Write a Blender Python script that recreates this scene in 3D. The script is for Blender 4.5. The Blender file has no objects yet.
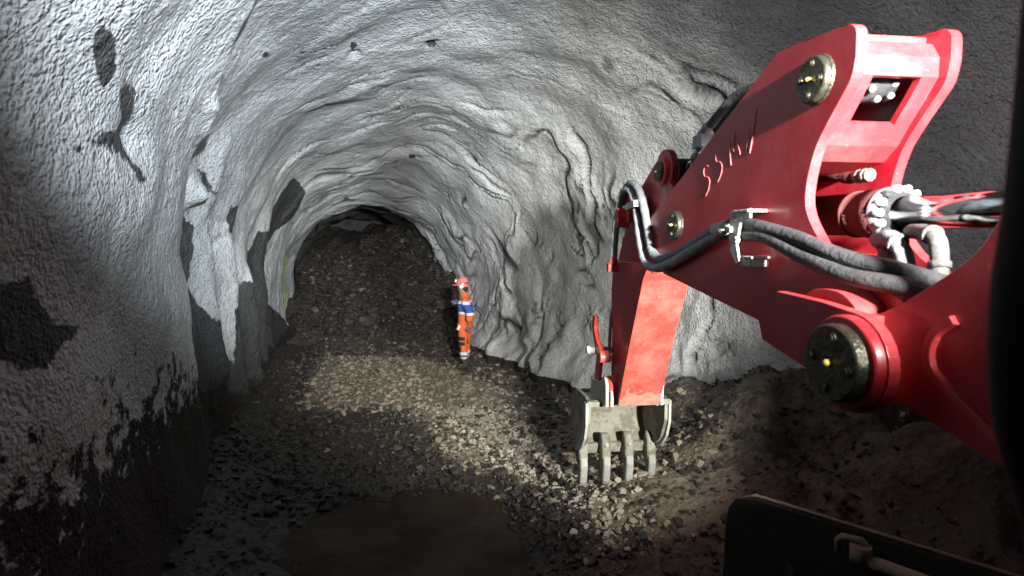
import bpy, bmesh, math, random
import numpy as np
from mathutils import Vector, Matrix, noise

# ------------------------------------------------------------------ camera, world, lamps, exposure
scene = bpy.context.scene
scene.view_settings.view_transform = 'Standard'
scene.view_settings.look = 'None'
scene.view_settings.gamma = 1.0
scene.view_settings.use_curve_mapping = False
scene.view_settings.exposure = 0.0
col = scene.collection

EYE = 2.6
cam_d = bpy.data.cameras.new('camera')
cam_d.sensor_width = 36.0
cam_d.lens = 560 / 1024 * 36.0
cam_d.clip_start = 0.02
cam_d.dof.use_dof = True
cam_d.dof.focus_distance = 7.0
cam_d.dof.aperture_fstop = 2.8
cam = bpy.data.objects.new('camera', cam_d)
cam.location = (0, 0, EYE)
cam.rotation_euler = (math.radians(90) - math.atan(48 / 560), 0, 0)
col.objects.link(cam)
scene.camera = cam

world = bpy.data.worlds.new('world')
scene.world = world
world.use_nodes = True
world.node_tree.nodes['Background'].inputs[0].default_value = (0.6, 0.7, 1, 1)
world.node_tree.nodes['Background'].inputs[1].default_value = 0.004


def spot(name, loc, aim, power, color, angle, blend=1.0, size=0.06):
    ld = bpy.data.lights.new(name, 'SPOT')
    ld.energy = power
    ld.color = color
    ld.spot_size = math.radians(angle)
    ld.spot_blend = blend
    ld.shadow_soft_size = size
    o = bpy.data.objects.new(name, ld)
    o.location = loc
    o.rotation_euler = (Vector(aim) - Vector(loc)).to_track_quat('-Z', 'Y').to_euler()
    col.objects.link(o)
    return o


spot('cab_roof_left_work_light', (0.9, -0.9, 3.4), (-2.1, 6.5, 3.95), 6200, (0.80, 0.90, 1.0), 46, 1.0, 0.08)
spot('cab_roof_middle_work_light', (1.47, -0.5, 3.5), (-0.1, 9.0, 2.35), 5600, (1.0, 0.99, 0.94), 50, 1.0, 0.08)
spot('added_right_wall_fill', (1.85, -0.5, 3.5), (3.2, 4.0, 3.9), 150, (0.88, 0.93, 1.0), 66, 1.0, 0.08)  # added fill lamp, brightens the upper right wall and boom edges
spot('boom_side_work_light', (2.16, 1.85, 1.9), (-1.1, 10.5, 1.4), 1500, (1.0, 0.96, 0.87), 62, 0.8, 0.05)

random.seed(7)
rng = np.random.default_rng(11)


# ------------------------------------------------------------------ tagging
def tag(o, label=None, cat=None, group=None, kind=None):
    if label: o['label'] = label
    if cat: o['category'] = cat
    if group: o['group'] = group
    if kind: o['kind'] = kind
    return o


def empty(name, loc=(0, 0, 0), rz=0.0):
    o = bpy.data.objects.new(name, None)
    o.location = loc
    o.rotation_euler = (0, 0, rz)
    o.empty_display_size = 0.2
    col.objects.link(o)
    return o


# ------------------------------------------------------------------ materials
def mat(name, color=(0.5, 0.5, 0.5), rough=0.5, metal=0.0, spec=0.5, coat=0.0):
    m = bpy.data.materials.new(name)
    m.use_nodes = True
    b = m.node_tree.nodes['Principled BSDF']
    b.inputs['Base Color'].default_value = (*color, 1)
    b.inputs['Roughness'].default_value = rough
    b.inputs['Metallic'].default_value = metal
    b.inputs['Specular IOR Level'].default_value = spec
    b.inputs['Coat Weight'].default_value = coat
    b.inputs['Coat Roughness'].default_value = 0.15
    return m


class NT:
    """small helper to wire node trees"""
    def __init__(self, m):
        self.m = m; self.t = m.node_tree; self.b = self.t.nodes['Principled BSDF']
        self.co = self.t.nodes.new('ShaderNodeTexCoord').outputs['Object']

    def n(self, kind, **kw):
        nd = self.t.nodes.new(kind)
        for k, v in kw.items():
            setattr(nd, k, v)
        return nd

    def link(self, a, b): self.t.links.new(a, b)

    def noise(self, scale, detail=4, rough=0.55, vec=None, dist=0.0):
        nd = self.n('ShaderNodeTexNoise')
        nd.inputs['Scale'].default_value = scale
        nd.inputs['Detail'].default_value = detail
        nd.inputs['Roughness'].default_value = rough
        nd.inputs['Distortion'].default_value = dist
        self.link(vec or self.co, nd.inputs['Vector'])
        return nd.outputs['Fac']

    def voro(self, scale, feature='F1', vec=None, out='Distance'):
        nd = self.n('ShaderNodeTexVoronoi', feature=feature)
        nd.inputs['Scale'].default_value = scale
        self.link(vec or self.co, nd.inputs['Vector'])
        return nd.outputs[out]

    def ramp(self, fac, stops):
        nd = self.n('ShaderNodeValToRGB')
        cr = nd.color_ramp
        while len(cr.elements) < len(stops): cr.elements.new(0.5)
        for e, (p, c) in zip(cr.elements, stops):
            e.position = p
            e.color = (c, c, c, 1) if isinstance(c, (int, float)) else (*c, 1)
        self.link(fac, nd.inputs[0])
        return nd.outputs[0]

    def math(self, op, a, b=None, clamp=False):
        nd = self.n('ShaderNodeMath', operation=op, use_clamp=clamp)
        for i, v in enumerate((a, b)):
            if v is None: continue
            if isinstance(v, (int, float)): nd.inputs[i].default_value = v
            else: self.link(v, nd.inputs[i])
        return nd.outputs[0]

    def mix(self, fac, a, b, blend='MIX'):
        nd = self.n('ShaderNodeMix', data_type='RGBA', blend_type=blend)
        for i, v in ((0, fac), (6, a), (7, b)):
            if isinstance(v, (int, float)): nd.inputs[i].default_value = v
            elif isinstance(v, tuple): nd.inputs[i].default_value = (*v, 1)
            else: self.link(v, nd.inputs[i])
        return nd.outputs[2]

    def attr(self, name):
        nd = self.n('ShaderNodeAttribute'); nd.attribute_name = name
        return nd.outputs['Fac']

    def bump(self, height, strength=0.5, dist=0.01, prev=None):
        nd = self.n('ShaderNodeBump')
        nd.inputs['Strength'].default_value = strength
        nd.inputs['Distance'].default_value = dist
        self.link(height, nd.inputs['Height'])
        if prev is not None: self.link(prev, nd.inputs['Normal'])
        return nd.outputs[0]

    def set(self, name, v):
        if isinstance(v, (int, float)): self.b.inputs[name].default_value = v
        else: self.link(v, self.b.inputs[name])


# shotcrete
def shotcrete_mat():
    m = mat('shotcrete', rough=0.9, spec=0.3); s = NT(m)
    grain = s.noise(30, 3, 0.62)
    lumps = s.noise(11, 3, 0.5)
    big = s.noise(1.1, 4, 0.6)
    tone = s.ramp(big, [(0.3, (0.36, 0.372, 0.372)), (0.7, (0.64, 0.65, 0.635))])
    tone = s.mix(s.ramp(grain, [(0.30, 0.6), (0.47, 0.0)]), tone, (0.14, 0.145, 0.15))
    # wet, darker second coat and bare rock patches
    wetn = s.math('ADD', s.attr('wet'), s.math('MULTIPLY', s.math('SUBTRACT', s.noise(7, 5, 0.65), 0.5), 0.9))
    wet = s.ramp(wetn, [(0.44, 0.0), (0.52, 1.0)])
    tone = s.mix(wet, tone, s.mix(lumps, (0.035, 0.036, 0.036), (0.085, 0.088, 0.085)))
    # mud thrown up on the wall feet, plus painted shade low on the left
    dn = s.math('ADD', s.attr('dirt_shade'), s.math('MULTIPLY', s.math('SUBTRACT', s.noise(6.5, 7, 0.72), 0.5), 1.9))
    dirt_shade = s.ramp(dn, [(0.50, 0.0), (0.60, 1.0)])
    tone = s.mix(dirt_shade, tone, s.mix(lumps, (0.014, 0.012, 0.011), (0.045, 0.039, 0.033)))
    crease_shade = s.ramp(s.attr('crease_shade'), [(0.12, 0.0), (0.6, 0.9)])  # creases of the folds darkened by colour to deepen their shade
    tone = s.mix(crease_shade, tone, (0.06, 0.06, 0.06))
    yel = s.attr('paint')
    tone = s.mix(s.ramp(yel, [(0.4, 0.0), (0.6, 0.8)]), tone, (0.55, 0.58, 0.12))
    s.set('Base Color', tone)
    b1 = s.bump(lumps, 0.7, 0.05)
    pebble = s.n('ShaderNodeTexVoronoi', feature='SMOOTH_F1'); pebble.inputs['Scale'].default_value = 42; pebble.inputs['Smoothness'].default_value = 0.6
    warp = s.n('ShaderNodeMixRGB'); warp.inputs[0].default_value = 0.06
    s.link(s.co, warp.inputs[1]); nc = s.n('ShaderNodeTexNoise'); nc.inputs['Scale'].default_value = 12; s.link(s.co, nc.inputs['Vector']); s.link(nc.outputs['Color'], warp.inputs[2])
    s.link(warp.outputs[0], pebble.inputs['Vector'])
    b2 = s.bump(s.math('ADD', s.math('MULTIPLY', grain, 0.7), s.math('MULTIPLY', pebble.outputs['Distance'], -0.9)), 0.8, 0.022, b1)
    s.set('Normal', b2)
    s.set('Roughness', s.math('SUBTRACT', 0.92, s.math('MULTIPLY', wet, 0.25)))
    return m


def rock_wall_mat():
    m = mat('raw_rock', rough=0.8); s = NT(m)
    t = s.noise(3, 8, 0.65)
    s.set('Base Color', s.ramp(t, [(0.3, (0.02, 0.02, 0.02)), (0.7, (0.085, 0.08, 0.075))]))
    s.set('Normal', s.bump(s.noise(9, 6, 0.65), 0.9, 0.08))
    return m


def muck_mat():
    m = mat('muck', rough=0.85); s = NT(m)
    wet = s.attr('wet')  # damp ground together with painted floor shade
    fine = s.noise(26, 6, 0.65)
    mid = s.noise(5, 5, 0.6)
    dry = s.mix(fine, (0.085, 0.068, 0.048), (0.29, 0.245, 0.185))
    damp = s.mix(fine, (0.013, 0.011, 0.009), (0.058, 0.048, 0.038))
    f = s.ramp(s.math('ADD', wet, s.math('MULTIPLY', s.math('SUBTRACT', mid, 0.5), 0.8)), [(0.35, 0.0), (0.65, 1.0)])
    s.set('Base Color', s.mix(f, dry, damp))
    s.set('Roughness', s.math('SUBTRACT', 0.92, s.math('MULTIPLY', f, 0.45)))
    b1 = s.bump(s.voro(14), 0.6, 0.05)
    s.set('Normal', s.bump(fine, 0.9, 0.03, b1))
    return m


def stone_mat(name, c0, c1, rough):
    m = mat(name, rough=rough, spec=0.28); s = NT(m)
    oi = s.n('ShaderNodeObjectInfo')
    f = s.math('ADD', s.math('MULTIPLY', s.noise(9, 5, 0.6), 0.7), s.math('MULTIPLY', oi.outputs['Random'], 0.35))
    s.set('Base Color', s.mix(f, c0, c1))
    s.set('Normal', s.bump(s.noise(30, 4, 0.6), 0.5, 0.02))
    return m


M = {}
M['shotcrete'] = shotcrete_mat()
M['rock_wall'] = rock_wall_mat()
M['muck'] = muck_mat()
M['stone_dry'] = stone_mat('stone_dry', (0.08, 0.064, 0.046), (0.36, 0.31, 0.235), 0.85)
M['stone_lit'] = stone_mat('stone_lit', (0.17, 0.155, 0.125), (0.52, 0.48, 0.40), 0.85)  # paler stone copy, brightens the lit floor strip by colour
M['stone_wet'] = stone_mat('stone_wet', (0.014, 0.012, 0.011), (0.085, 0.074, 0.062), 0.38)


# ------------------------------------------------------------------ tunnel shape
def interp(Y, tab):
    ys = [t[0] for t in tab]; vs = [t[1] for t in tab]
    # smooth (cosine-free) cubic through the table
    i = max(0, min(len(ys) - 2, int(np.searchsorted(ys, Y)) - 1))
    y0, y1 = ys[i], ys[i + 1]
    t = (Y - y0) / (y1 - y0)
    m0 = (vs[i + 1] - vs[i - 1]) / (ys[i + 1] - ys[i - 1]) if i > 0 else (vs[1] - vs[0]) / (ys[1] - ys[0])
    m1 = (vs[i + 2] - vs[i]) / (ys[i + 2] - ys[i]) if i + 2 < len(ys) else (vs[i + 1] - vs[i]) / (y1 - y0)
    h = y1 - y0
    return ((2*t**3 - 3*t*t + 1) * vs[i] + (t**3 - 2*t*t + t) * h * m0 + (-2*t**3 + 3*t*t) * vs[i + 1] + (t**3 - t*t) * h * m1)


XL = [(-3, -1.75), (0, -1.95), (2.4, -2.2), (4.0, -2.65), (5.4, -3.15), (6.3, -3.5), (7.9, -3.85), (10.8, -4.7), (13, -5.2), (15, -5.8), (17, -6.4), (19.5, -7.0)]
XR = [(-3, 4.6), (0, 4.5), (2, 4.3), (4, 3.9), (6, 3.2), (7.9, 2.35), (10.6, 0.65), (12.2, -0.25), (13.7, -0.95), (15, -1.6), (17, -2.5), (19.5, -3.6)]
ZC = [(-3, 5.4), (4, 5.35), (8, 5.1), (10.8, 4.75), (12.5, 4.35), (14, 3.95), (15.2, 3.6), (17, 3.5), (19.5, 3.4)]
ZS = [(-3, 2.2), (6, 2.2), (10, 1.9), (14, 1.5), (19.5, 1.3)]


def section(Y, u):
    xl, xr, zc, zs = interp(Y, XL), interp(Y, XR), interp(Y, ZC), interp(Y, ZS)
    cx, hw = (xl + xr) / 2, (xr - xl) / 2
    z0 = -0.5
    if u < 0.2:
        t = u / 0.2
        z = z0 + (zs - z0) * t
        return xl - 0.12 * math.sin(math.pi * t * 0.5) , z
    if u > 0.8:
        t = (1 - u) / 0.2
        z = z0 + (zs - z0) * t
        return xr + 0.12 * math.sin(math.pi * t * 0.5), z
    a = math.pi * (1 - (u - 0.2) / 0.6)
    return cx + (hw + 0.12) * math.cos(a), zs + (zc - zs) * math.sin(a)


def inside(px, py, poly):
    c = False; n = len(poly)
    for i in range(n):
        x1, y1 = poly[i]; x2, y2 = poly[(i + 1) % n]
        if (y1 > py) != (y2 > py) and px < (x2 - x1) * (py - y1) / (y2 - y1) + x1:
            c = not c
    return c


# dark patches of the lining, outlined in (distance along tunnel, fraction round the section)
PATCHES = []
PATCHES.append([(2.62,0.291),(2.81,0.288),(2.95,0.281),(2.95,0.273),(2.86,0.275),(2.71,0.282)])
PATCHES.append([(3.1,0.28),(3.36,0.278),(3.42,0.268),(3.45,0.258),(3.69,0.248),(3.45,0.252),(3.29,0.257),(3.03,0.257),(2.81,0.252),(2.82,0.255),(3.06,0.26),(3.31,0.266),(3.17,0.273)])
PATCHES.append([(5.5,.235),(6.4,.245),(6.72,.235),(6.7,.216),(6.62,.192),(6.85,.165),(7.33,.135),(7.7,.105),(7.85,.08),(7.9,-.05),(5.3,-.05),(5.4,.10),(5.5,.18)])
PATCHES.append([(6.41,0.276),(6.64,0.272),(6.95,0.261),(6.65,0.263)])
PATCHES.append([(7.59,0.26),(8.02,0.265),(8.13,0.254),(8.08,0.235),(7.65,0.238)])
PATCHES.append([(11.3,.345),(12.3,.35),(12.9,.31),(12.2,.28),(11.6,.24),(11.5,.2),(11.4,.166),(10.2,.17),(10.2,.20),(10.5,.244),(10.9,.286)])
PATCHES.append([(10.19,0.256),(10.92,0.266),(11.08,0.227),(10.27,0.192),(9.87,0.21)])
PATCHES.append([(8.93,0.195),(10.03,0.184),(11.07,0.167),(11.38,0.13),(12.88,0.052),(14.14,-0.049),(12.55,-0.096),(8.05,0.024),(7.69,0.077),(7.68,0.121),(7.71,0.164),(8.18,0.185)])
PATCHES.append([(11.26,0.167),(13.1,0.141),(16.45,-0.001),(16.72,-0.095),(13.61,-0.035),(12.09,0.085)])
PATCHES.append([(2.39,0.212),(2.56,0.211),(2.67,0.201),(2.93,0.192),(2.79,0.189),(2.64,0.181),(2.36,0.189)])
PATCHES.append([(5.75,0.35),(5.93,0.356),(6.08,0.356),(5.96,0.352)])
PATCHES.append([(6.37,0.377),(6.51,0.38),(6.67,0.381),(6.56,0.377)])
PATCHES.append([(6.93,0.413),(7.02,0.416),(7.24,0.415),(7.15,0.412)])
PATCHES.append([(7.4,0.468),(7.41,0.475),(7.58,0.479),(7.62,0.474)])
PATCHES.append([(12.09,0.531),(12.04,0.54),(12.16,0.543),(12.24,0.533)])
PATCHES.append([(11.11,0.599),(11.15,0.612),(11.29,0.628),(11.29,0.618)])
PAINT = []
PAINT.append([(14.6,.26),(15.1,.25),(15.0,.12),(14.6,.13)])


def poly_dist(px, py, poly):
    d = 1e9; n = len(poly)
    for i in range(n):
        ax, ay = poly[i]; bx, by = poly[(i + 1) % n]
        vx, vy = bx - ax, by - ay
        t = max(0, min(1, ((px - ax) * vx + (py - ay) * vy) / (vx * vx + vy * vy + 1e-12)))
        d = min(d, math.hypot(px - ax - t * vx, py - ay - t * vy))
    return d


def sstep(a, b, x):
    t = max(0.0, min(1.0, (x - a) / (b - a)))
    return t * t * (3 - 2 * t)


def nz(x, y, z): return noise.noise(Vector((x, y, z)))


def bay_edge(u):
    t = [(.0, 5.9), (.18, 5.9), (.264, 5.65), (.30, 5.45), (.325, 4.95), (.355, 4.6), (.45, 4.3)]
    for (a, x), (b, y) in zip(t[:-1], t[1:]):
        if u <= b: return x + (y - x) * (u - a) / (b - a)
    return 4.3


def ridge(v): return max(0.0, 1 - abs(v) * 2.7)


def lining_disp(X, Y, Z, u):
    """inward displacement in metres and painted shade of the creases"""
    d = 0.13 * nz(X * .55, Y * .55, Z * .55) + 0.06 * nz(X * 1.6 + 5, Y * 1.6, Z * 1.6)
    near = .4 + .25 * sstep(4.5, 7, Y) + .4 * sstep(.6, .8, u)
    d += 0.028 * near * nz(X * 3.5, Y * 3.5, Z * 3.5 + 9) + 0.011 * near * nz(X * 8, Y * 8, Z * 8 + 2) + 0.008 * nz(X * 14, Y * 14, Z * 14 + 2)
    far = sstep(4.0, 8.0, Y)
    tilt = -2.6 * (u - 0.45) if u > 0.45 else -0.9 * (0.45 - u)
    side = sstep(0.5, 0.75, u)
    wp = nz(X * .8, Y * .8 + 3, Z * .8)
    wp2 = nz(X * 2.3 + 4, Y * 2.3, Z * 2.3)
    wx = Y - tilt + (0.55 + .3 * side) * wp + (0.13 + .13 * side) * wp2
    # broad overbreak bays, then shorter broken folds with sharp lips
    d += 0.12 * nz(wx * 0.8, u * 2.0, 1.0) * far
    m1 = sstep(-.05, .35, nz(Y * .7 + 4, u * 7, 2.2))
    m2 = sstep(.0, .35, nz(Y * 1.1, u * 11, 6.2))
    k1 = ridge(nz(wx * 1.3, u * 4.0, 4.0)) ** 9 * m1
    k2 = ridge(nz(wx * 2.6 + 7, u * 9.0, 8.0)) ** 7 * m2
    k3 = ridge(nz(wx * 5.2 + 3, u * 16.0, 12.0)) ** 5 * sstep(.05, .4, nz(Y * 1.9, u * 17, 9.2))
    amt = (0.42 + 0.9 * side + 0.4 * sstep(9, 12, Y)) * far
    d -= (0.11 * k1 + 0.075 * k2 + 0.035 * k3) * amt
    # lips: asymmetric shoulders beside the folds
    w = nz(wx * 1.3 - .12, u * 4.0, 4.0)
    d += 0.045 * sstep(-.08, .08, w) * m1 * far * (.6 + 1.4 * side)
    w = nz(wx * 2.6 + 6.85, u * 9.0, 8.0)
    d += 0.030 * sstep(-.06, .06, w) * m2 * far * (.6 + 1.4 * side)
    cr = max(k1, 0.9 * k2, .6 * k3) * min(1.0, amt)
    if u > 0.8:
        low = sstep(1.7, 0.6, Z)
        v = noise.voronoi(Vector((X * 1.6 + .4 * wp2, Y * 1.6, Z * 1.2)))[0]
        d += low * 0.30 * max(0, 0.6 - v[0]) + low * 0.10 * nz(X * 3, Y * 3, Z * 3)
        d += 0.35 * sstep(0.9, -0.2, Z)
    if u < 0.2:
        d += 0.10 * sstep(0.8, -0.3, Z)
    if u < 0.45:
        e = bay_edge(u) + 0.16 * nz(1, u * 14, 0)
        d += (0.19 * sstep(e + 0.10, e - 0.45, Y) - 0.12) * sstep(.44, .34, u)
        for yc, w_, a, ul in ((6.95, .16, .16, .33), (7.75, .22, .22, .30), (9.0, .20, .2, .30), (10.6, .3, .18, .34)):
            yy = yc + 1.0 * (0.2 - u)
            d += a * math.exp(-((Y - yy) / w_) ** 2) * sstep(ul, ul - .12, u)
    for (yc, uc, ry, ru, a) in LUMPS:
        q = ((Y - yc) / ry) ** 2 + ((u - uc) / ru) ** 2
        if q < 4: d += a * math.exp(-q * 1.4)
    return d, cr


LUMPS = []
LUMPS += [(6.38,.258,.20,.012,.22),(5.35,.292,.30,.010,.12),(4.9,.300,.22,.006,.08),(3.45,.262,.25,.008,-.06),(7.25,.4145,.09,.004,-.08),(7.5,.474,.10,.005,-.08)]


def grid_mesh(name, P, ni, nj, m, N=None, attrs=None, flip=False):
    me = bpy.data.meshes.new(name)
    idx = np.arange(ni * nj).reshape(ni, nj)
    a, b, c, d = idx[:-1, :-1], idx[1:, :-1], idx[1:, 1:], idx[:-1, 1:]
    q = np.stack([a, d, c, b] if flip else [a, b, c, d], -1).reshape(-1, 4)
    me.vertices.add(ni * nj); me.vertices.foreach_set('co', P.reshape(-1).astype(np.float32))
    me.loops.add(q.size); me.loops.foreach_set('vertex_index', q.reshape(-1).astype(np.int32))
    me.polygons.add(len(q))
    me.polygons.foreach_set('loop_start', (np.arange(len(q)) * 4).astype(np.int32))
    me.polygons.foreach_set('loop_total', np.full(len(q), 4, np.int32))
    me.polygons.foreach_set('use_smooth', np.ones(len(q), bool))
    me.update(calc_edges=True)
    for k, v in (attrs or {}).items():
        at = me.attributes.new(k, 'FLOAT', 'POINT'); at.data.foreach_set('value', v.reshape(-1).astype(np.float32))
    if N is not None:
        me.normals_split_custom_set_from_vertices(N.reshape(-1, 3).tolist())
    me.materials.append(m)
    o = bpy.data.objects.new(name, me); col.objects.link(o)
    return o


def build_tunnel():
    Ys = np.concatenate([np.arange(-3, 1.2, 0.12), np.arange(1.2, 16.2, 0.04)])
    us = np.linspace(0, 1, 301)
    ni, nj = len(Ys), len(us)
    B = np.zeros((ni, nj, 3))
    for i, Y in enumerate(Ys):
        Y = float(Y)
        for j, u in enumerate(us):
            x, z = section(Y, float(u)); B[i, j] = (x, Y, z)
    dY = np.gradient(B, axis=0); du = np.gradient(B, axis=1)
    N = np.cross(dY, du); N /= np.linalg.norm(N, axis=2, keepdims=True) + 1e-9
    cen = np.array([0, 0, 1.5]) + B.mean(axis=1, keepdims=True) * np.array([1, 1, 0])
    s = np.sign(((cen - B) * N).sum(2, keepdims=True)); s[s == 0] = 1
    N *= s
    D = np.zeros((ni, nj)); CR = np.zeros((ni, nj)); W = np.zeros((ni, nj)); DI = np.zeros((ni, nj)); PA = np.zeros((ni, nj))
    boxes = [(min(p[0] for p in q), max(p[0] for p in q), min(p[1] for p in q), max(p[1] for p in q), q) for q in PATCHES]
    pboxes = [(min(p[0] for p in q), max(p[0] for p in q), min(p[1] for p in q), max(p[1] for p in q), q) for q in PAINT]
    for i in range(ni):
        Y = float(Ys[i])
        for j in range(nj):
            u = float(us[j]); X, _, Z = B[i, j]
            D[i, j], CR[i, j] = lining_disp(X, Y, Z, u)
            for (a, b, c, d, q) in boxes:
                if a - .3 < Y < b + .3 and c - .03 < u < d + .03:
                    qs = [(y_, u_ * 11) for y_, u_ in q]
                    e_ = poly_dist(Y, u * 11, qs) * (1 if inside(Y, u, q) else -1)
                    sm = .09 if b - a > .5 else .05
                    W[i, j] = max(W[i, j], min(1, max(0, .5 + .5 * e_ / sm)))
            for (a, b, c, d, q) in pboxes:
                if a - .1 < Y < b + .1 and c - .02 < u < d + .02 and inside(Y, u, q):
                    PA[i, j] = 1
            if u < 0.5:
                top = 2.75 if Y < 4.5 else max(.7, 2.75 - 0.55 * (Y - 4.5))
                DI[i, j] = 1.15 * sstep(top, 0.0, Z)  # mud, made taller and stronger to paint the near lower corner dark
            else:
                top = 2.3 if Y < 5 else max(.12, 2.3 - 0.5 * (Y - 5))
                DI[i, j] = 1.2 * sstep(top, 0.1, Z)
    P = B + N * D[..., None]
    g0 = np.gradient(P, axis=0); g1 = np.gradient(P, axis=1)
    VN = np.cross(g0, g1); VN /= np.linalg.norm(VN, axis=2, keepdims=True) + 1e-9
    VN *= np.sign((VN * N).sum(2, keepdims=True))
    # orientation of the quads
    fl = float((np.cross(P[100, 20] - P[99, 20], P[100, 21] - P[100, 20]) * N[100, 20]).sum()) < 0
    for nm, j0, j1 in (('wall_left', 0, 84), ('ceiling', 84, 216), ('wall_right', 216, 300)):
        sl = slice(j0, j1 + 1)
        o = grid_mesh(nm, P[:, sl].copy(), ni, j1 - j0 + 1, M['shotcrete'], VN[:, sl].copy(),
                      {'wet': W[:, sl], 'dirt_shade': DI[:, sl], 'crease_shade': CR[:, sl], 'paint': PA[:, sl]}, flip=fl)
        tag(o, kind='structure')
        o['label'] = {'wall_left': 'pale grey sprayed concrete tunnel wall on the left with dark wet patches',
                      'ceiling': 'curved sprayed concrete tunnel roof with ring shaped folds',
                      'wall_right': 'rough sprayed concrete tunnel wall on the right behind the red excavator arm'}[nm]


def build_face():
    """raw dark rock beyond the end of the lining, closed by the rock face"""
    Ys = np.arange(15.9, 19.4, 0.08); us = np.linspace(0, 1, 120)
    ni, nj = len(Ys) + 30, len(us)
    P = np.zeros((ni, nj, 3))
    for i in range(ni):
        Y = float(Ys[min(i, len(Ys) - 1)])
        k = max(0, i - len(Ys) + 1) / 30.0
        xl, xr, zc = interp(Y, XL), interp(Y, XR), interp(Y, ZC)
        cx, cz = (xl + xr) / 2, 1.5
        for j, u in enumerate(us):
            x, z = section(Y, float(u))
            dx, dz = x - cx, z - cz
            r = 1.03 * (1 - k)
            px, pz = cx + dx * r, cz + dz * r
            w = 0.22 * nz(px * 1.2, (Y + k) * 1.2, pz * 1.2) + 0.12 * noise.voronoi(Vector((px * 2, Y * 2, pz * 2)))[0][0]
            L = math.hypot(dx, dz) + 1e-6
            P[i, j] = (px - dx / L * w * (1 - k), Y + 0.5 * k * k + (0.5 * w if k > 0 else 0), pz - dz / L * w * (1 - k))
    o = grid_mesh('wall_back', P, ni, nj, M['rock_wall'])
    o['label'] = 'dark raw rock face at the far end of the tunnel'
    tag(o, kind='structure')


# ------------------------------------------------------------------ floor
def wall_x(Y):
    return interp(Y, XL), interp(Y, XR)


def puddle_q(X, Y):
    a = ((X + 0.85) / 1.05) ** 2 + ((Y - 4.75) / 1.0) ** 2
    return a + 0.5 * nz(X * 1.3, Y * 1.3, 3)


def floor_base(X, Y):
    xl, xr = wall_x(Y)
    h = 0.0
    # heap against the right wall, under the bucket
    rr = xr - X
    h += (0.95 * sstep(1.9, -0.1, rr) + .34 * sstep(2.0, .8, rr) * nz(X * 1.3, Y * 1.3, 9) + .16 * sstep(2.0, .8, rr) * nz(X * 3, Y * 3, 5)) * sstep(9.5, 6.0, Y)
    h += 0.40 * math.exp(-(((X - 1.9) / 1.2) ** 2 + ((Y - 5.4) / 1.5) ** 2))
    h += 0.25 * sstep(0.9, 0.0, X - xl)
    # muck pile rising to the face
    h += 2.85 * sstep(12.8, 18.6, Y + 0.25 * (X + 3)) + 0.25 * sstep(12.5, 14, Y) * sstep(0.5, -.5, abs(X + 3.6) - 1.2)
    hp = sstep(13.0, 15.0, Y)
    h += hp * (.30 * nz(X * .9, Y * .9, 21) + .16 * nz(X * 2.2, Y * 2.2, 23))
    h -= 0.17 * sstep(1.7, 0.4, puddle_q(X, Y))
    return h


def floor_h(X, Y, fine=True):
    h = floor_base(X, Y)
    q = puddle_q(X, Y)
    calm = sstep(0.5, 1.7, q)
    h += 0.07 * nz(X * 1.1, Y * 1.1, 0) * (0.3 + 0.7 * calm)
    if fine:
        v = noise.voronoi(Vector((X * 3.0, Y * 3.0, 0.4)))[0]
        v2 = noise.voronoi(Vector((X * 7.5, Y * 7.5, 1.4)))[0]
        amp = (0.6 + 1.4 * sstep(12.5, 15, Y))
        h += calm * amp * (0.055 * (0.55 - v[0]) + 0.03 * (0.5 - v2[0]) + 0.03 * nz(X * 4, Y * 4, 7))
        h += 0.012 * nz(X * 9, Y * 9, 2)
    return h


def floor_wet_shade(X, Y):  # damp ground plus shade painted into the floor tone
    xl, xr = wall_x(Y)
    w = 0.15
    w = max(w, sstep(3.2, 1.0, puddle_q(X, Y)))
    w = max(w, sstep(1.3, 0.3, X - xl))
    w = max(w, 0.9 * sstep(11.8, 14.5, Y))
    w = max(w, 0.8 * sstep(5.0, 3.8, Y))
    w = max(w, sstep(0.15, 0.9, (2.2 - 0.36 * Y) - X - 0.15) * sstep(9.4, 7.6, Y) * 0.9)  # darker left of the strip's diagonal edge
    w = max(w, 0.8 * math.exp(-(((X - 0.5) / 0.8) ** 2 + ((Y - 9.0) / 1.8) ** 2)))  # bucket's cast shadow, painted as a darker patch
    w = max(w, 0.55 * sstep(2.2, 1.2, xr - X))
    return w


def build_floor():
    Xs = np.arange(-7.6, 5.0, 0.045)
    Ys = np.concatenate([np.arange(-3, 2.5, 0.15), np.arange(2.5, 11, 0.035), np.arange(11, 19.6, 0.05)])
    P = np.zeros((len(Xs), len(Ys), 3)); W = np.zeros((len(Xs), len(Ys)))
    for j, Y in enumerate(Ys):
        Y = float(Y); xl, xr = wall_x(Y)
        for i, X in enumerate(Xs):
            X = float(X)
            Xc = max(xl - 0.9, min(xr + 0.9, X))
            if X < xl - 1.2 or X > xr + 1.2:
                P[i, j] = (Xc, Y, floor_base(Xc, Y) - 0.05)
                continue
            P[i, j] = (Xc, Y, floor_h(Xc, Y)); W[i, j] = floor_wet_shade(Xc, Y)
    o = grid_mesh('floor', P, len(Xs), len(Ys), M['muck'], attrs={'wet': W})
    o['label'] = 'muddy tunnel floor strewn with crushed rock'
    tag(o, kind='structure')


build_tunnel()
build_face()
build_floor()

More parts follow.
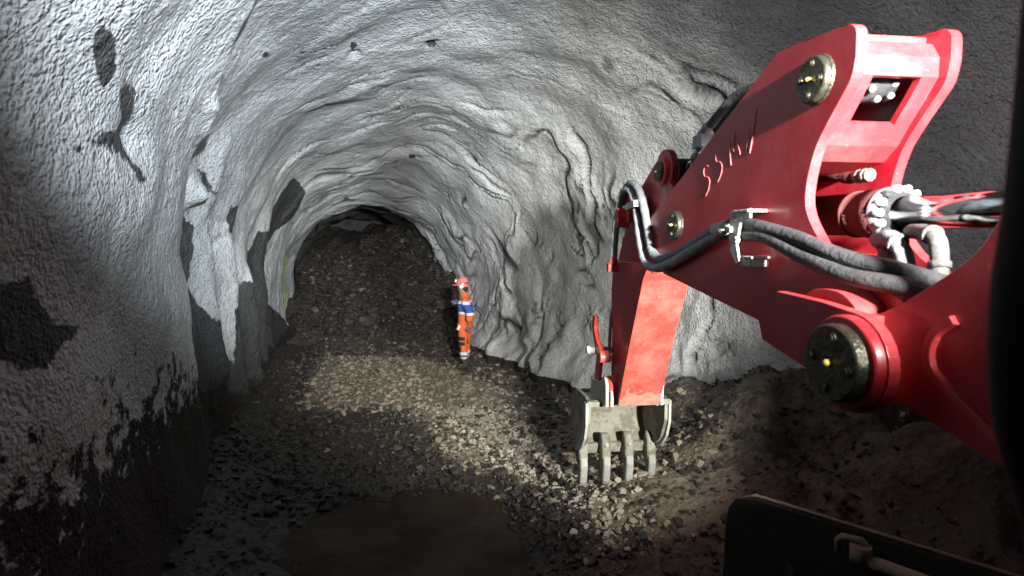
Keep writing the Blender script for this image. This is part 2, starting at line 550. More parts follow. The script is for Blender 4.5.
# ================================================================== mesh helpers
class MB:
    def __init__(self): self.v = []; self.f = []; self.s = []; self.edge_faces = set()

    def add(self, vs, fs, smooth=False):
        n = len(self.v); self.v += [tuple(p) for p in vs]
        self.f += [tuple(i + n for i in f) for f in fs]; self.s += [smooth] * len(fs)

    def prism(self, pts, x0, x1):
        """outline of (along, up) points extruded across from x0 to x1"""
        n = len(pts)
        vs = [(x0, p[0], p[1]) for p in pts] + [(x1, p[0], p[1]) for p in pts]
        fs = [tuple(range(n))[::-1], tuple(range(n, 2 * n))]
        fs += [(i, (i + 1) % n, n + (i + 1) % n, n + i) for i in range(n)]
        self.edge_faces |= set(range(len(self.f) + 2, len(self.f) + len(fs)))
        self.add(vs, fs)

    def box(self, c, s, R=None):
        R = R or Matrix.Identity(3)
        vs = [Vector(c) + R @ Vector((a * s[0] / 2, b * s[1] / 2, d * s[2] / 2)) for a in (-1, 1) for b in (-1, 1) for d in (-1, 1)]
        self.add(vs, [(0, 1, 3, 2), (4, 6, 7, 5), (0, 4, 5, 1), (2, 3, 7, 6), (0, 2, 6, 4), (1, 5, 7, 3)])

    def sheet(self, pts, x0, x1, t):
        """bent plate: open path of (along, up), thickness t"""
        n = len(pts); off = []
        for i, p in enumerate(pts):
            a = Vector(pts[max(0, i - 1)]); b = Vector(pts[min(n - 1, i + 1)])
            d = (b - a).normalized(); off.append((p[0] - d.y * t, p[1] + d.x * t))
        self.prism(list(pts) + off[::-1], x0, x1)

    def tube(self, path, r, n=12, cap=True, closed=False):
        P = [Vector(p) for p in path]; m = len(P)
        rr = r if isinstance(r, (list, tuple)) else [r] * m
        up = Vector((0, 0, 1)); vs = []; prev = None
        for i in range(m):
            if closed: d = (P[(i + 1) % m] - P[i - 1])
            else: d = (P[min(m - 1, i + 1)] - P[max(0, i - 1)])
            d.normalize()
            if prev is None:
                a = d.cross(up)
                if a.length < 0.05: a = d.cross(Vector((1, 0, 0)))
            else: a = prev - d * prev.dot(d)
            a.normalize(); prev = a; b = d.cross(a)
            for k in range(n):
                t = 2 * math.pi * k / n
                vs.append(P[i] + (a * math.cos(t) + b * math.sin(t)) * rr[i])
        fs = []
        for i in range(m if closed else m - 1):
            j = (i + 1) % m
            for k in range(n):
                fs.append((i * n + k, i * n + (k + 1) % n, j * n + (k + 1) % n, j * n + k))
        k0 = len(self.f); self.add(vs, fs, True)
        if cap and not closed:
            base = len(self.v) - len(vs)
            self.f += [tuple(base + k for k in range(n))[::-1], tuple(base + (m - 1) * n + k for k in range(n))]; self.s += [False, False]

    def lathe(self, c, axis, prof, n=28):
        """profile of (distance along the axis, radius), hard edges where the profile repeats a point"""
        ax = Vector(axis).normalized(); a = ax.cross(Vector((0.13, 0.2, 0.97))).normalized(); b = ax.cross(a)
        c = Vector(c)
        for (h0, r0), (h1, r1) in zip(prof[:-1], prof[1:]):
            vs = []
            for h, r in ((h0, r0), (h1, r1)):
                for k in range(n):
                    t = 2 * math.pi * k / n
                    vs.append(c + ax * h + (a * math.cos(t) + b * math.sin(t)) * r)
            if r0 < 1e-6: vs = vs[:1] + vs[n:]; fs = [(0, 1 + (k + 1) % n, 1 + k) for k in range(n)]
            elif r1 < 1e-6: vs = vs[:n + 1]; fs = [(k, (k + 1) % n, n) for k in range(n)]
            else: fs = [(k, (k + 1) % n, n + (k + 1) % n, n + k) for k in range(n)]
            self.add(vs, fs, not (r0 < 1e-6 or r1 < 1e-6 or abs(h1 - h0) < 1e-6))

    def build(self, name, m, parent=None, bevel=0.0, seg=2, edge_mat=None):
        me = bpy.data.meshes.new(name)
        me.from_pydata([tuple(p) for p in self.v], [], self.f)
        me.polygons.foreach_set('use_smooth', self.s)
        me.materials.append(m)
        if edge_mat:
            me.materials.append(edge_mat)
            for i in self.edge_faces: me.polygons[i].material_index = 1
        me.update()
        bm = bmesh.new(); bm.from_mesh(me)
        bmesh.ops.remove_doubles(bm, verts=bm.verts, dist=1e-5)
        bmesh.ops.recalc_face_normals(bm, faces=bm.faces)
        bm.to_mesh(me); bm.free()
        o = bpy.data.objects.new(name, me); col.objects.link(o)
        if parent: o.parent = parent
        if bevel:
            b = o.modifiers.new('bevel', 'BEVEL'); b.width = bevel; b.segments = seg
            b.limit_method = 'ANGLE'; b.angle_limit = math.radians(38); b.harden_normals = True
        return o


def cat(pts, k=6, closed=False):
    """Catmull-Rom through points"""
    P = [Vector(p) for p in pts]; out = []; n = len(P)
    for i in range(n if closed else n - 1):
        if closed: a, b, c, d = P[i - 1], P[i], P[(i + 1) % n], P[(i + 2) % n]
        else: a, b, c, d = P[max(0, i - 1)], P[i], P[i + 1], P[min(n - 1, i + 2)]
        for j in range(k):
            t = j / k
            out.append(0.5 * ((2 * b) + (c - a) * t + (2 * a - 5 * b + 4 * c - d) * t * t + (3 * b - a - 3 * c + d) * t ** 3))
    if not closed: out.append(P[-1])
    return out


def arc(cx, cz, r, a0, a1, n=10):
    return [(cx + r * math.cos(math.radians(a0 + (a1 - a0) * i / n)), cz + r * math.sin(math.radians(a0 + (a1 - a0) * i / n))) for i in range(n + 1)]


# ================================================================== machine materials
def paint_mat(name, c0, c1, dust, dust_amt, rough=0.38, mud_below=None):
    m = mat(name, rough=rough, spec=0.5, coat=0.25); s = NT(m)
    base = s.mix(s.noise(2.5, 5, 0.6), c0, c1)
    scr = s.n('ShaderNodeMapping'); s.link(s.co, scr.inputs['Vector']); scr.inputs['Scale'].default_value = (3, 60, 9); scr.inputs['Rotation'].default_value = (0.6, 0, 0)
    sc = s.ramp(s.noise(3, 4, 0.6, scr.outputs[0]), [(0.66, 0.0), (0.74, 0.30)])
    chips = s.ramp(s.noise(34, 5, 0.7), [(0.64, 0.0), (0.68, 0.7)])
    d = s.ramp(s.noise(5, 8, 0.72), [(0.42, 0.0), (0.75, dust_amt)])
    c = s.mix(d, base, dust)
    c = s.mix(sc, c, dust)
    c = s.mix(chips, c, (dust[0] * .8, dust[1] * .8, dust[2] * .8))
    if mud_below:
        sep = s.n('ShaderNodeSeparateXYZ'); s.link(s.co, sep.inputs[0])
        zz = s.math('ADD', sep.outputs[2], s.math('MULTIPLY', s.math('SUBTRACT', s.noise(7, 6, 0.7), 0.5), 0.9))
        c = s.mix(s.math('MULTIPLY', s.math('LESS_THAN', zz, mud_below), 0.75), c, s.mix(s.noise(20, 4, .6), (0.13, 0.12, 0.08), (0.34, 0.31, 0.24)))
    s.set('Base Color', c)
    s.set('Roughness', s.math('ADD', rough, s.math('MULTIPLY', d, 0.5)))
    s.set('Normal', s.bump(s.noise(45, 3, 0.5), 0.10, 0.004))
    return m


M['red'] = paint_mat('red_paint', (0.30, 0.006, 0.016), (0.40, 0.011, 0.024), (0.42, 0.20, 0.19), 0.22)
M['red_worn_lit'] = paint_mat('worn_lit_red_paint', (0.56, 0.035, 0.028), (0.64, 0.06, 0.045), (0.50, 0.30, 0.24), 0.35, 0.5, 1.27)  # worn, dusty red, lightened further for the light on the stick face
M['red_lit_edge'] = paint_mat('lit_red_plate_edges', (0.42, 0.018, 0.026), (0.50, 0.04, 0.045), (0.46, 0.17, 0.16), 0.3, 0.5)  # lighter copy of the red, painting the light on plate edges
M['bare'] = stone_mat('bare_muddy_steel', (0.16, 0.165, 0.155), (0.50, 0.51, 0.47), 0.55)
M['bucket_steel'] = stone_mat('bucket_steel', (0.16, 0.16, 0.13), (0.40, 0.40, 0.345), 0.6)
def mottled(name, c0, c1, mud):
    m = stone_mat(name, c0, c1, 0.6); s = NT(m); b = s.b.inputs['Base Color'].links[0].from_socket
    f = s.ramp(s.noise(6, 7, 0.7), [(.48, 0.0), (.56, .8)]); s.set('Base Color', s.mix(f, b, mud)); return m


M['bucket_steel'] = mottled('mud_caked_bucket_steel', (0.12, 0.12, 0.095), (0.34, 0.34, 0.29), (0.12, 0.108, 0.08))
M['pin'] = stone_mat('pin_steel', (0.035, 0.035, 0.028), (0.11, 0.105, 0.08), 0.38)
M['pin'].node_tree.nodes['Principled BSDF'].inputs['Metallic'].default_value = 0.7
M['zinc'] = mat('bright_zinc', (0.27, 0.27, 0.29), 0.5, 0.3)
M['chrome'] = mat('chrome_rod', (0.5, 0.5, 0.52), 0.12, 1.0)
M['barrel'] = stone_mat('cylinder_barrel_paint', (0.03, 0.010, 0.011), (0.085, 0.03, 0.03), 0.75)
M['black_steel'] = stone_mat('greasy_black_steel', (0.008, 0.008, 0.008), (0.06, 0.06, 0.065), 0.35)
M['hose'] = stone_mat('dusty_rubber_hose', (0.010, 0.010, 0.011), (0.085, 0.085, 0.09), 0.6)
M['sleeve'] = stone_mat('grey_hose_sleeve', (0.09, 0.10, 0.11), (0.33, 0.35, 0.37), 0.8)
M['pale_hose'] = stone_mat('pale_muddy_hose', (0.035, 0.034, 0.032), (0.17, 0.165, 0.155), 0.7)
for q_ in ('barrel',):
    M[q_].node_tree.nodes['Principled BSDF'].inputs['Specular IOR Level'].default_value = 0.08
M['grease'] = mat('yellow_grease', (0.65, 0.50, 0.06), 0.4)
M['rubber'] = mat('black_rubber', (0.004, 0.004, 0.004), 0.7, spec=0.2)
M['blade'] = stone_mat('shaded_blade_steel', (0.012, 0.011, 0.010), (0.045, 0.040, 0.034), 0.7)  # near-black base colour includes the shade lying on the blade
M['edge_worn'] = stone_mat('worn_plate_edge', (0.16, 0.12, 0.09), (0.42, 0.33, 0.26), 0.6)
M['scratch'] = mat('scratched_paint', (0.56, 0.13, 0.13), 0.7)

# ================================================================== excavator
YM = math.radians(7.3)
exc = empty('excavator', (0, 0, 0), YM)
tag(exc, 'red tracked excavator whose dirty boom, stick and small toothed bucket reach into the tunnel', 'excavator')


def loc(X, Y):   # world ground point -> machine axes
    return (X * math.cos(YM) + Y * math.sin(YM), -X * math.sin(YM) + Y * math.cos(YM))


def pin_cap(parent, x, d, z, r, bolts=4, proud=0.05):
    b = MB()
    b.lathe((x, d, z), (-1, 0, 0), [(-0.02, r), (proud - .008, r), (proud, r - .008), (proud, r * .16), (proud - .006, r * .15), (proud - .006, 0)], 36)
    o = b.build('pin_cap', M['pin'], parent)
    g = MB()
    g.lathe((x - proud + .004, d, z), (-1, 0, 0), [(0, r * .10), (.012, r * .10), (.022, r * .05), (.022, 0)], 10)
    g.build('grease_nipple', M['grease'], parent)
    for k in range(bolts):
        a = math.radians(8 + 360 / bolts * k)
        h = MB()
        h.lathe((x - proud, d + math.cos(a) * r * .66, z + math.sin(a) * r * .66), (-1, 0, 0), [(0, r * .17), (.004, r * .17), (.004, r * .12), (.012, r * .12), (.012, 0)], 6 if r > .1 else 8)
        h.build('cap_bolt', M['pin'], parent)
    return o


# ---- base boom
BP = (1.651, 2.202)      # joint pin of the two boom pieces
base_out = [(1.60, 2.40)] + [tuple(p) for p in cat([(1.55, 2.43), (1.495, 2.466), (1.402, 2.53), (1.334, 2.60), (1.287, 2.69), (1.245, 2.80)], 5)] + \
    [(1.16, 2.90), (1.04, 2.90), (0.80, 2.60), (0.35, 2.05), (0.0, 1.50), (-0.12, 1.22), (-0.05, 1.08), (0.12, 1.10), (0.60, 1.66), (1.189, 1.995), (1.56, 2.075)] + arc(BP[0], BP[1], 0.155, -70, 75, 10)
b = MB()
b.prism(base_out, 1.45, 1.49); b.prism(base_out, 1.935, 1.975)
b.sheet([(0.12, 1.13), (0.60, 1.69), (1.189, 2.025), (1.50, 2.10)], 1.49, 1.935, 0.03)
b.sheet([(0.0, 1.45), (0.35, 2.0), (0.80, 2.55), (0.98, 2.72)], 1.49, 1.935, -0.03)
base_boom = b.build('base_boom', M['red'], exc, 0.008, 2, M['red_lit_edge'])
s_ = MB()
path = cat([(1.40, 2.375), (1.455, 2.33), (1.476, 2.27), (1.462, 2.215), (1.41, 2.175), (1.343, 2.135), (1.189, 2.045), (0.95, 1.90)], 6)
nn = len(path)
for side in (0,):
    prof = []
    for i, p in enumerate(path):
        d = (Vector(path[min(nn - 1, i + 1)]) - Vector(path[max(0, i - 1)])).normalized()
        nrm = Vector((-d.y, d.x)) * 0.016
        prof.append([(1.452, p.x + nrm.x, p.y + nrm.y), (1.432, p.x + nrm.x * .8, p.y + nrm.y * .8), (1.432, p.x - nrm.x * .8, p.y - nrm.y * .8), (1.452, p.x - nrm.x, p.y - nrm.y)])
    vs = [q for r in prof for q in r]
    fs = [(i * 4 + k, i * 4 + k + 1, i * 4 + k + 5, i * 4 + k + 4) for i in range(nn - 1) for k in range(3)]
    fs += [(0, 1, 2, 3), tuple((nn - 1) * 4 + k for k in (3, 2, 1, 0))]
    s_.add(vs, fs)
s_.build('reinforcing_strip', M['red_lit_edge'], base_boom, 0.003)['label'] = 'raised curved welded strip on the boom side'

# ---- upper boom
bm_out = [(3.93, 2.735), (2.907, 3.205), (2.40, 3.433), (2.02, 3.398)] + arc(1.975, 3.335, 0.058, 75, 185, 6) + \
    [tuple(p) for p in cat([(1.916, 3.267), (1.935, 3.191), (1.985, 3.13), (2.049, 3.057), (2.113, 2.972), (2.155, 2.86), (2.166, 2.76), (2.14, 2.69), (2.09, 2.625), (2.02, 2.55), (1.935, 2.49)], 4)] + \
    [(1.648, 2.404)] + arc(BP[0], BP[1], 0.15, 100, 275, 10) + [(2.494, 2.222), (3.62, 2.371), (3.86, 2.45), (3.97, 2.56), (3.985, 2.66)]
b = MB()
XA, XB = 1.50, 1.93
b.prism(bm_out, XA, XA + .045); b.prism(bm_out, XB - .045, XB)
xi, xo = XA + .04, XB - .04
# rear web: top box, two jambs beside the opening, and the part under it
b.sheet([(2.06, 3.375), (2.00, 3.35), (1.965, 3.29), (1.965, 3.215)], xi, xo, 0.03)
b.prism([(2.40, 3.40), (2.03, 3.385), (2.03, 3.35), (2.40, 3.365)], xi, xo)
jam = [(1.965, 3.215), (2.02, 3.14), (2.085, 3.06)]
b.sheet(jam, xi, xi + .075, 0.03); b.sheet(jam, xo - .075, xo, 0.03)
b.sheet([(2.085, 3.06), (2.14, 2.985), (2.21, 2.93), (2.35, 2.90), (2.80, 2.90), (3.1, 2.85)], xi, xo, 0.03)
# front web and lower web, sheet under the cylinder
b.sheet([(2.45, 3.34), (2.95, 3.08), (3.85, 2.66)], xi, xo, -0.03)
b.sheet([(1.80, 2.15), (2.494, 2.24), (3.62, 2.39)], xi, xo, 0.03)
b.sheet([(1.95, 2.44), (2.10, 2.50), (2.6, 2.53), (3.1, 2.85)], xi, xo, 0.03)
boom = b.build('boom', M['red'], exc, 0.010, 3, M['red_lit_edge'])
# joint ear with rounded gusset
e = MB()
ear = [(2.062, 2.398), (1.80, 2.383), (1.70, 2.368)] + arc(BP[0], BP[1], 0.155, 70, -75, 10)[::1]
ear = [(2.062, 2.398), (1.80, 2.385)] + arc(BP[0], BP[1], 0.165, 95, 262, 12) + [(1.783, 2.115), (2.152, 2.186), (2.187, 2.264)]
e.prism(ear, 1.325, 1.365)
e.prism([(2.05, 2.385), (1.66, 2.35), (1.66, 2.07), (2.14, 2.195), (2.17, 2.264)], 1.36, 1.505)
e.prism([tuple(p) for p in cat([(2.00, 2.36), (1.93, 2.415), (1.80, 2.42), (1.72, 2.38), (1.70, 2.34)], 5)], 1.385, 1.505)
e.build('joint_ear', M['red'], boom, 0.007, 3, M['red_lit_edge'])
for x, d, z, r, pr in ((1.325, BP[0], BP[1], .128, .055), (1.50, 2.119, 3.235, .092, .032), (1.50, 3.43, 2.695, .088, .03)):
    k = MB()
    w_ = 1.22 if r > .1 else 1.07
    k.lathe((x, d, z), (-1, 0, 0), [(-.03, r * w_), (.008 if r < .1 else .028, r * w_), (.012 if r < .1 else .036, r * (w_ - .06)), (.012 if r < .1 else .036, r * .9)], 36)
    k.build('boss', M['red'] if r > .1 else M['pin'], boom)
    pin_cap(boom, x - (.02 if r > .1 else .004), d, z, r, 4, pr)
for x, d, z, r in ((1.93, 2.119, 3.235, .088), (1.93, 3.43, 2.695, .085), (1.975, BP[0], BP[1], .12)):
    k = MB(); k.lathe((x, d, z), (1, 0, 0), [(-.01, r), (.03, r), (.04, r - .01), (.04, 0)], 28); k.build('pin_cap', M['pin'], boom)
# the letters and strokes scratched into the paint
def stroke(name, pts, r=.0026):
    k = MB(); k.tube([(1.4985, p[0], p[1]) for p in cat(pts, 4)], r, 6)
    k.build(name, M['scratch'], boom)
sh = lambda pts, o, s=1.0, a=24: [(o[0] - s * (math.cos(math.radians(a)) * p[0] - math.sin(math.radians(a)) * p[1]), o[1] + s * (math.sin(math.radians(a)) * p[0] + math.cos(math.radians(a)) * p[1])) for p in pts]
S_ = [(.07, .13), (.045, .15), (.012, .135), (.012, .10), (.045, .075), (.055, .045), (.03, .01), (-.02, -.012)]
stroke('scratched_letter', sh(S_, (3.035, 2.865)))
stroke('scratched_letter', sh(S_, (2.90, 2.93)))
for a_, b_ in (((0, 0), (.03, .13)), ((.03, .13), (.05, .05)), ((.05, .05), (.09, .14)), ((.09, .14), (.10, .0))):
    stroke('scratched_letter', sh([a_, ((a_[0] + b_[0]) / 2, (a_[1] + b_[1]) / 2), b_], (2.775, 2.985)))
stroke('scratched_stroke', [(2.60, 3.02), (2.575, 3.11), (2.553, 3.22)], .0028)
stroke('scratched_stroke', [(2.63, 3.03), (2.62, 3.09), (2.605, 3.14)], .002)

# ---- boom adjusting cylinder between the two boom pieces
c = MB()
c.lathe((1.715, 1.96, 2.702), (0, 1, 0.02), [(0.0, .080), (0.0, .097), (.10, .097), (.10, .090), (.16, .090), (.16, .096), (.175, .096), (.175, .088), (.86, .088), (.86, 0)], 40)
ac = c.build('adjusting_cylinder', M['barrel'], exc)
c = MB(); c.lathe((1.715, 1.965, 2.702), (0, -1, -0.02), [(0, .101), (.03, .101), (.035, .096), (.035, .066), (.055, .064), (.055, .058)], 40)
gl = c.build('gland', M['zinc'], ac); gl['label'] = 'bright gland ring full of bolts'
c = MB(); c.lathe((1.715, 1.932, 2.7015), (0, -1, -0.02), [(0, .084), (.010, .084), (.02, .076), (.035, .062)], 32); c.build('rod_seal', M['black_steel'], ac)
for k in range(14):
    a = 2 * math.pi * k / 14
    h = MB(); h.lathe((1.715 + math.cos(a) * .090, 1.932, 2.702 + math.sin(a) * .090), (0, -1, 0), [(0, .015), (.028, .015), (.028, .007), (.020, .006), (.020, 0)], 12)
    h.build('gland_bolt', M['zinc'] if k % 4 != 1 else M['black_steel'], ac)
c = MB(); c.tube([(1.715, 2.03, 2.702), (1.715, 1.18, 2.692)], .060, 36); c.build('piston_rod', M['chrome'], ac)
c = MB(); c.lathe((1.655, 1.12, 2.692), (1, 0, 0), [(0, 0), (0, .09), (.12, .09), (.12, 0)], 28); c.build('rod_eye', M['red'], ac, .006)
c = MB(); c.tube([(1.66, 2.36, 2.872), (1.66, 2.20, 2.862), (1.66, 2.12, 2.855)], [.014, .016, .018], 12)
c.lathe((1.66, 2.16, 2.857), (0, -1, -0.1), [(0, .022), (.05, .026), (.07, .018)], 8)
pr = c.build('supply_pipe', M['barrel'], ac)
c = MB()
for k in range(5):
    c.lathe((1.66, 2.085 - .016 * k, 2.853), (0, -1, -0.05), [(0, 0), (0, .024 + .006 * (k % 2)), (.012, .026), (.012, 0)], 9)
c.build('taped_coupling', M['pale_hose'], ac)['label'] = 'white taped pipe coupling'
# stub and elbows under the gland
for pts, r, mm in (([(1.70, 2.00, 2.61), (1.68, 1.93, 2.585), (1.63, 1.86, 2.53), (1.62, 1.80, 2.455)], .034, 'pale_hose'),
                   ([(1.64, 1.93, 2.60), (1.61, 1.83, 2.605), (1.60, 1.77, 2.56), (1.60, 1.74, 2.48), (1.60, 1.72, 2.43)], .030, 'sleeve'),
                   ([(1.66, 1.80, 2.63), (1.62, 1.70, 2.625), (1.60, 1.635, 2.60), (1.60, 1.62, 2.53), (1.58, 1.60, 2.43)], .027, 'pale_hose')):
    c = MB(); P_ = cat(pts, 6); c.tube(P_, r, 14)
    for q in (0.35, 0.8):
        i = int(q * (len(P_) - 2)); d = P_[i + 1] - P_[i]
        c.lathe(P_[i], d, [(0, r), (0, r + .006), (.022, r + .006), (.022, r)], 14)
    c.build('elbow_hose', M[mm], ac)

# ---- stick cylinder, from the boom top to the stick head
p0 = Vector((1.715, 2.119, 3.235)); p1 = Vector((1.715, 3.845, 3.085)); ax = (p1 - p0).normalized()
c = MB(); c.lathe(p0, ax, [(.10, 0), (.10, .082), (1.30, .082), (1.30, .094), (1.40, .094), (1.40, .06), (1.42, .05)], 36)
sc = c.build('stick_cylinder', M['black_steel'], exc)
c = MB(); c.lathe(p0 - Vector((.07, 0, 0)), (1, 0, 0), [(0, 0), (0, .085), (.14, .085), (.14, 0)], 28)
c.tube([p0 + ax * .03, p0 + ax * .16], .05, 16)
c.build('cylinder_eye', M['black_steel'], sc)
for k in range(7):
    a = 2 * math.pi * k / 7
    c = MB(); c.lathe(p0 + Vector((math.cos(a) * .055 * 1.0, -.075 + .01 * math.sin(a * 3), math.sin(a) * .06 - .03)), (0, -1, .4), [(0, .012), (.014, .012), (.014, 0)], 6)
    c.build('eye_bolt', M['grease'] if k == 3 else M['zinc'], sc)
c = MB(); c.tube([p0 + ax * 1.38, p1], .045, 20); c.build('piston_rod', M['chrome'], sc)
c = MB(); c.lathe(p1 - Vector((.06, 0, 0)), (1, 0, 0), [(0, 0), (0, .09), (.12, .09), (.12, 0)], 24); c.build('rod_eye', M['black_steel'], sc)
for dx, mm in ((-.03, 'hose'), (.04, 'hose')):
    q = [(1.69 + dx, 2.75, 3.40), (1.69 + dx, 3.05, 3.405), (1.68 + dx, 3.20, 3.35), (1.67 + dx, 3.36, 3.275)]
    c = MB(); c.tube(cat(q, 6), .026, 12); c.build('cylinder_hose', M[mm], sc)
c = MB(); c.lathe((1.64, 3.30, 3.30), (0, 1, -.35), [(0, .026), (.03, .034), (.07, .034), (.07, .026), (.13, .03), (.16, .0)], 12)
c.box((1.66, 3.42, 3.22), (.10, .12, .08)); c.build('hose_fitting', M['zinc'], sc, .004)

# ---- stick
st_full = arc(3.845, 3.08, .155, 40, 215, 12) + [(3.52, 2.86), (3.30, 2.72), (3.33, 2.58), (3.46, 2.53), (3.80, 2.42), (4.10, 2.33), (4.17, 2.213), (4.60, 2.2), (4.834, 2.423), (4.62, 2.72), (4.35, 2.98)]
low = [(4.02, 2.42), (4.12, 2.31)] + [tuple(p) for p in cat([(4.167, 2.213), (4.289, 1.969), (4.45, 1.64), (4.575, 1.36), (4.655, 1.165)], 5)] + [(4.70, 1.145), (4.83, 1.20), (4.87, 1.33), (4.86, 1.768), (4.90, 2.15), (4.85, 2.42)]
b = MB()
b.prism(st_full, 1.57, 1.62); b.prism(st_full, 1.81, 1.86)
b.prism([(3.85, 2.50), (4.17, 2.25), (4.7, 2.3), (4.80, 2.45), (4.60, 2.70), (4.35, 2.94), (4.02, 2.90)], 1.60, 1.83)
b.prism(low, 1.535, 1.565); b.prism(low, 1.865, 1.895)
stick = b.build('stick', M['red'], exc, .006)
b = MB()
nf = [(4.02, 2.42), (4.12, 2.31)] + [tuple(p) for p in cat([(4.167, 2.213), (4.289, 1.969), (4.45, 1.64), (4.575, 1.36), (4.655, 1.165)], 5)]
b.sheet([(p[0] - .012, p[1] - .006) for p in nf], 1.528, 1.902, -.02)
b.sheet([(4.655, 1.165), (4.70, 1.148), (4.82, 1.20)], 1.55, 1.88, .02)
fp = b.build('stick_face_plate', M['red_worn_lit'], stick, .004)
fp['label'] = 'scuffed bright red plate facing the cab, worn bare at its lower end'
b = MB(); b.sheet([(4.86, 1.30), (4.83, 1.768), (4.87, 2.15), (4.82, 2.42)], 1.56, 1.87, -.02); b.build('stick_back_plate', M['red'], stick)
k = MB(); k.lathe((1.57, 3.845, 3.08), (-1, 0, 0), [(-.01, .10), (.02, .10), (.026, .09), (.026, .07)], 30); k.build('boss', M['red_worn_lit'], stick)
pin_cap(stick, 1.56, 3.845, 3.08, .072, 4, .035)
pin_cap(stick, 1.47, 4.76, 1.31, .045, 0, .03)
for x, s in ((1.535, -1), (1.895, 1)):
    k = MB(); k.lathe((x, 4.76, 1.31), (s, 0, 0), [(0, .085), (.05, .085), (.06, .075), (.075, .075), (.075, .04)], 28); k.build('boss', M['red_worn_lit'], stick, .0)

# ---- bucket linkage
for x in (1.43, 1.965):
    k = MB()
    q = cat([(5.02, 1.90), (5.04, 1.78), (4.96, 1.66), (4.80, 1.56)], 6); w = [.045, .04, .04, .045]
    L = []; R_ = []
    for i, p in enumerate(q):
        d = (Vector(q[min(len(q) - 1, i + 1)]) - Vector(q[max(0, i - 1)])).normalized()
        L.append((p.x - d.y * .04, p.y + d.x * .04)); R_.append((p.x + d.y * .04, p.y - d.x * .04))
    k.prism(L + R_[::-1], x - .02, x + .02)
    k.lathe((x - .03, 4.80, 1.56), (1, 0, 0), [(0, 0), (0, .055), (.10, .055), (.10, 0)], 20)
    k.build('guide_link', M['red_worn_lit'], stick, .004)
    k = MB()
    k.prism(arc(5.0, 1.58, .06, 20, 200, 8) + arc(5.10, 1.22, .06, 200, 380, 8), x + .025, x + .06)
    k.build('bucket_link', M['red'], stick, .004)
k = MB(); k.tube([(1.37, 5.0, 1.58), (2.03, 5.0, 1.58)], .032, 16); k.lathe((1.37, 5.0, 1.58), (-1, 0, 0), [(0, .045), (.03, .045), (.035, .03), (.035, 0)], 6); k.build('link_pin', M['bare'], stick)
k = MB(); k.tube([(1.715, 5.0, 1.60), (1.715, 4.99, 2.05)], .04, 16); k.tube([(1.715, 4.99, 2.0), (1.715, 4.93, 2.62)], .07, 20); k.build('bucket_cylinder', M['barrel'], stick)

# ---- bucket
cheek = [(4.70, 1.20), (4.74, 1.02), (4.80, .92)] + [tuple(p) for p in cat([(4.86, .80), (4.98, .68), (5.16, .60)], 4)] + [(5.26, .60)] + \
    [tuple(p) for p in cat([(5.36, .68), (5.42, .80), (5.44, .92), (5.38, 1.06), (5.27, 1.14), (5.12, 1.17)], 4)] + [(4.92, 1.17), (4.86, 1.25), (4.76, 1.27)]
bw0, bw1 = 1.30, 2.06
b = MB()
ck = [p for p in cheek if p[1] < 1.18]
ck = [(4.80, 1.14), (4.80, .95)] + ck[3:]
for x in (bw0, bw1 - .035): b.prism(ck, x, x + .035)
shell = [tuple(p) for p in cat([(5.18, .56), (5.27, .64), (5.34, .76), (5.37, .88), (5.33, 1.0), (5.24, 1.08), (5.10, 1.12)], 5)] + [(4.90, 1.12), (4.80, 1.13)]
b.sheet(shell, bw0 + .01, bw1 - .01, -.03)
b.box(((bw0 + bw1) / 2, 4.80, 1.13), (bw1 - bw0 + .02, .05, .05))
b.box(((bw0 + bw1) / 2, 5.19, .575), (bw1 - bw0 + .01, .045, .10), Matrix.Rotation(.25, 3, 'X'))
bucket = b.build('bucket', M['bucket_steel'], exc, .006)
bucket['label'] = 'small pale mud-coated bucket with four teeth'
for x in (bw0 - .022, bw1 - .003):     # side cutters
    k = MB(); k.prism([(4.78, 1.14), (4.78, .94)] + [tuple(p) for p in cat([(4.835, .79), (4.96, .66), (5.15, .57)], 4)] + [(5.19, .60), (5.0, .74), (4.90, .84), (4.86, .98), (4.86, 1.14)], x, x + .025)
    k.build('side_cutter', M['bare'], bucket, .004)
for x in (1.445, 1.49, 1.905, 1.95):
    k = MB(); k.prism(arc(4.76, 1.31, .075, 0, 180, 10) + [(4.68, 1.13), (5.22, 1.12)] + arc(5.10, 1.22, .06, -10, 90, 6), x - .015, x + .015)
    k.build('hinge_ear', M['bare'], bucket, .004)
for x in (1.340, 1.567, 1.795, 2.020):
    k = MB()
    k.prism([(5.17, .74), (5.12, .73), (5.085, .68), (5.07, .60), (5.06, .50), (5.10, .44), (5.20, .45), (5.25, .56), (5.20, .62)], x - .046, x + .046)
    o = k.build('tooth_adaptor', M['bucket_steel'], bucket, .03, 4)
    k = MB(); k.prism([(5.05, .53), (5.035, .45), (5.06, .28), (5.09, .23), (5.13, .28), (5.19, .45), (5.18, .53)], x - .038, x + .038)
    k.build('tooth', M['bare'], bucket, .022, 4)
    k = MB(); k.lathe((x, 5.075, .64), (0, -1, .1), [(-.02, .02), (.012, .02), (.016, .012), (.010, 0)], 10); k.build('tooth_pin', M['bare'], bucket)

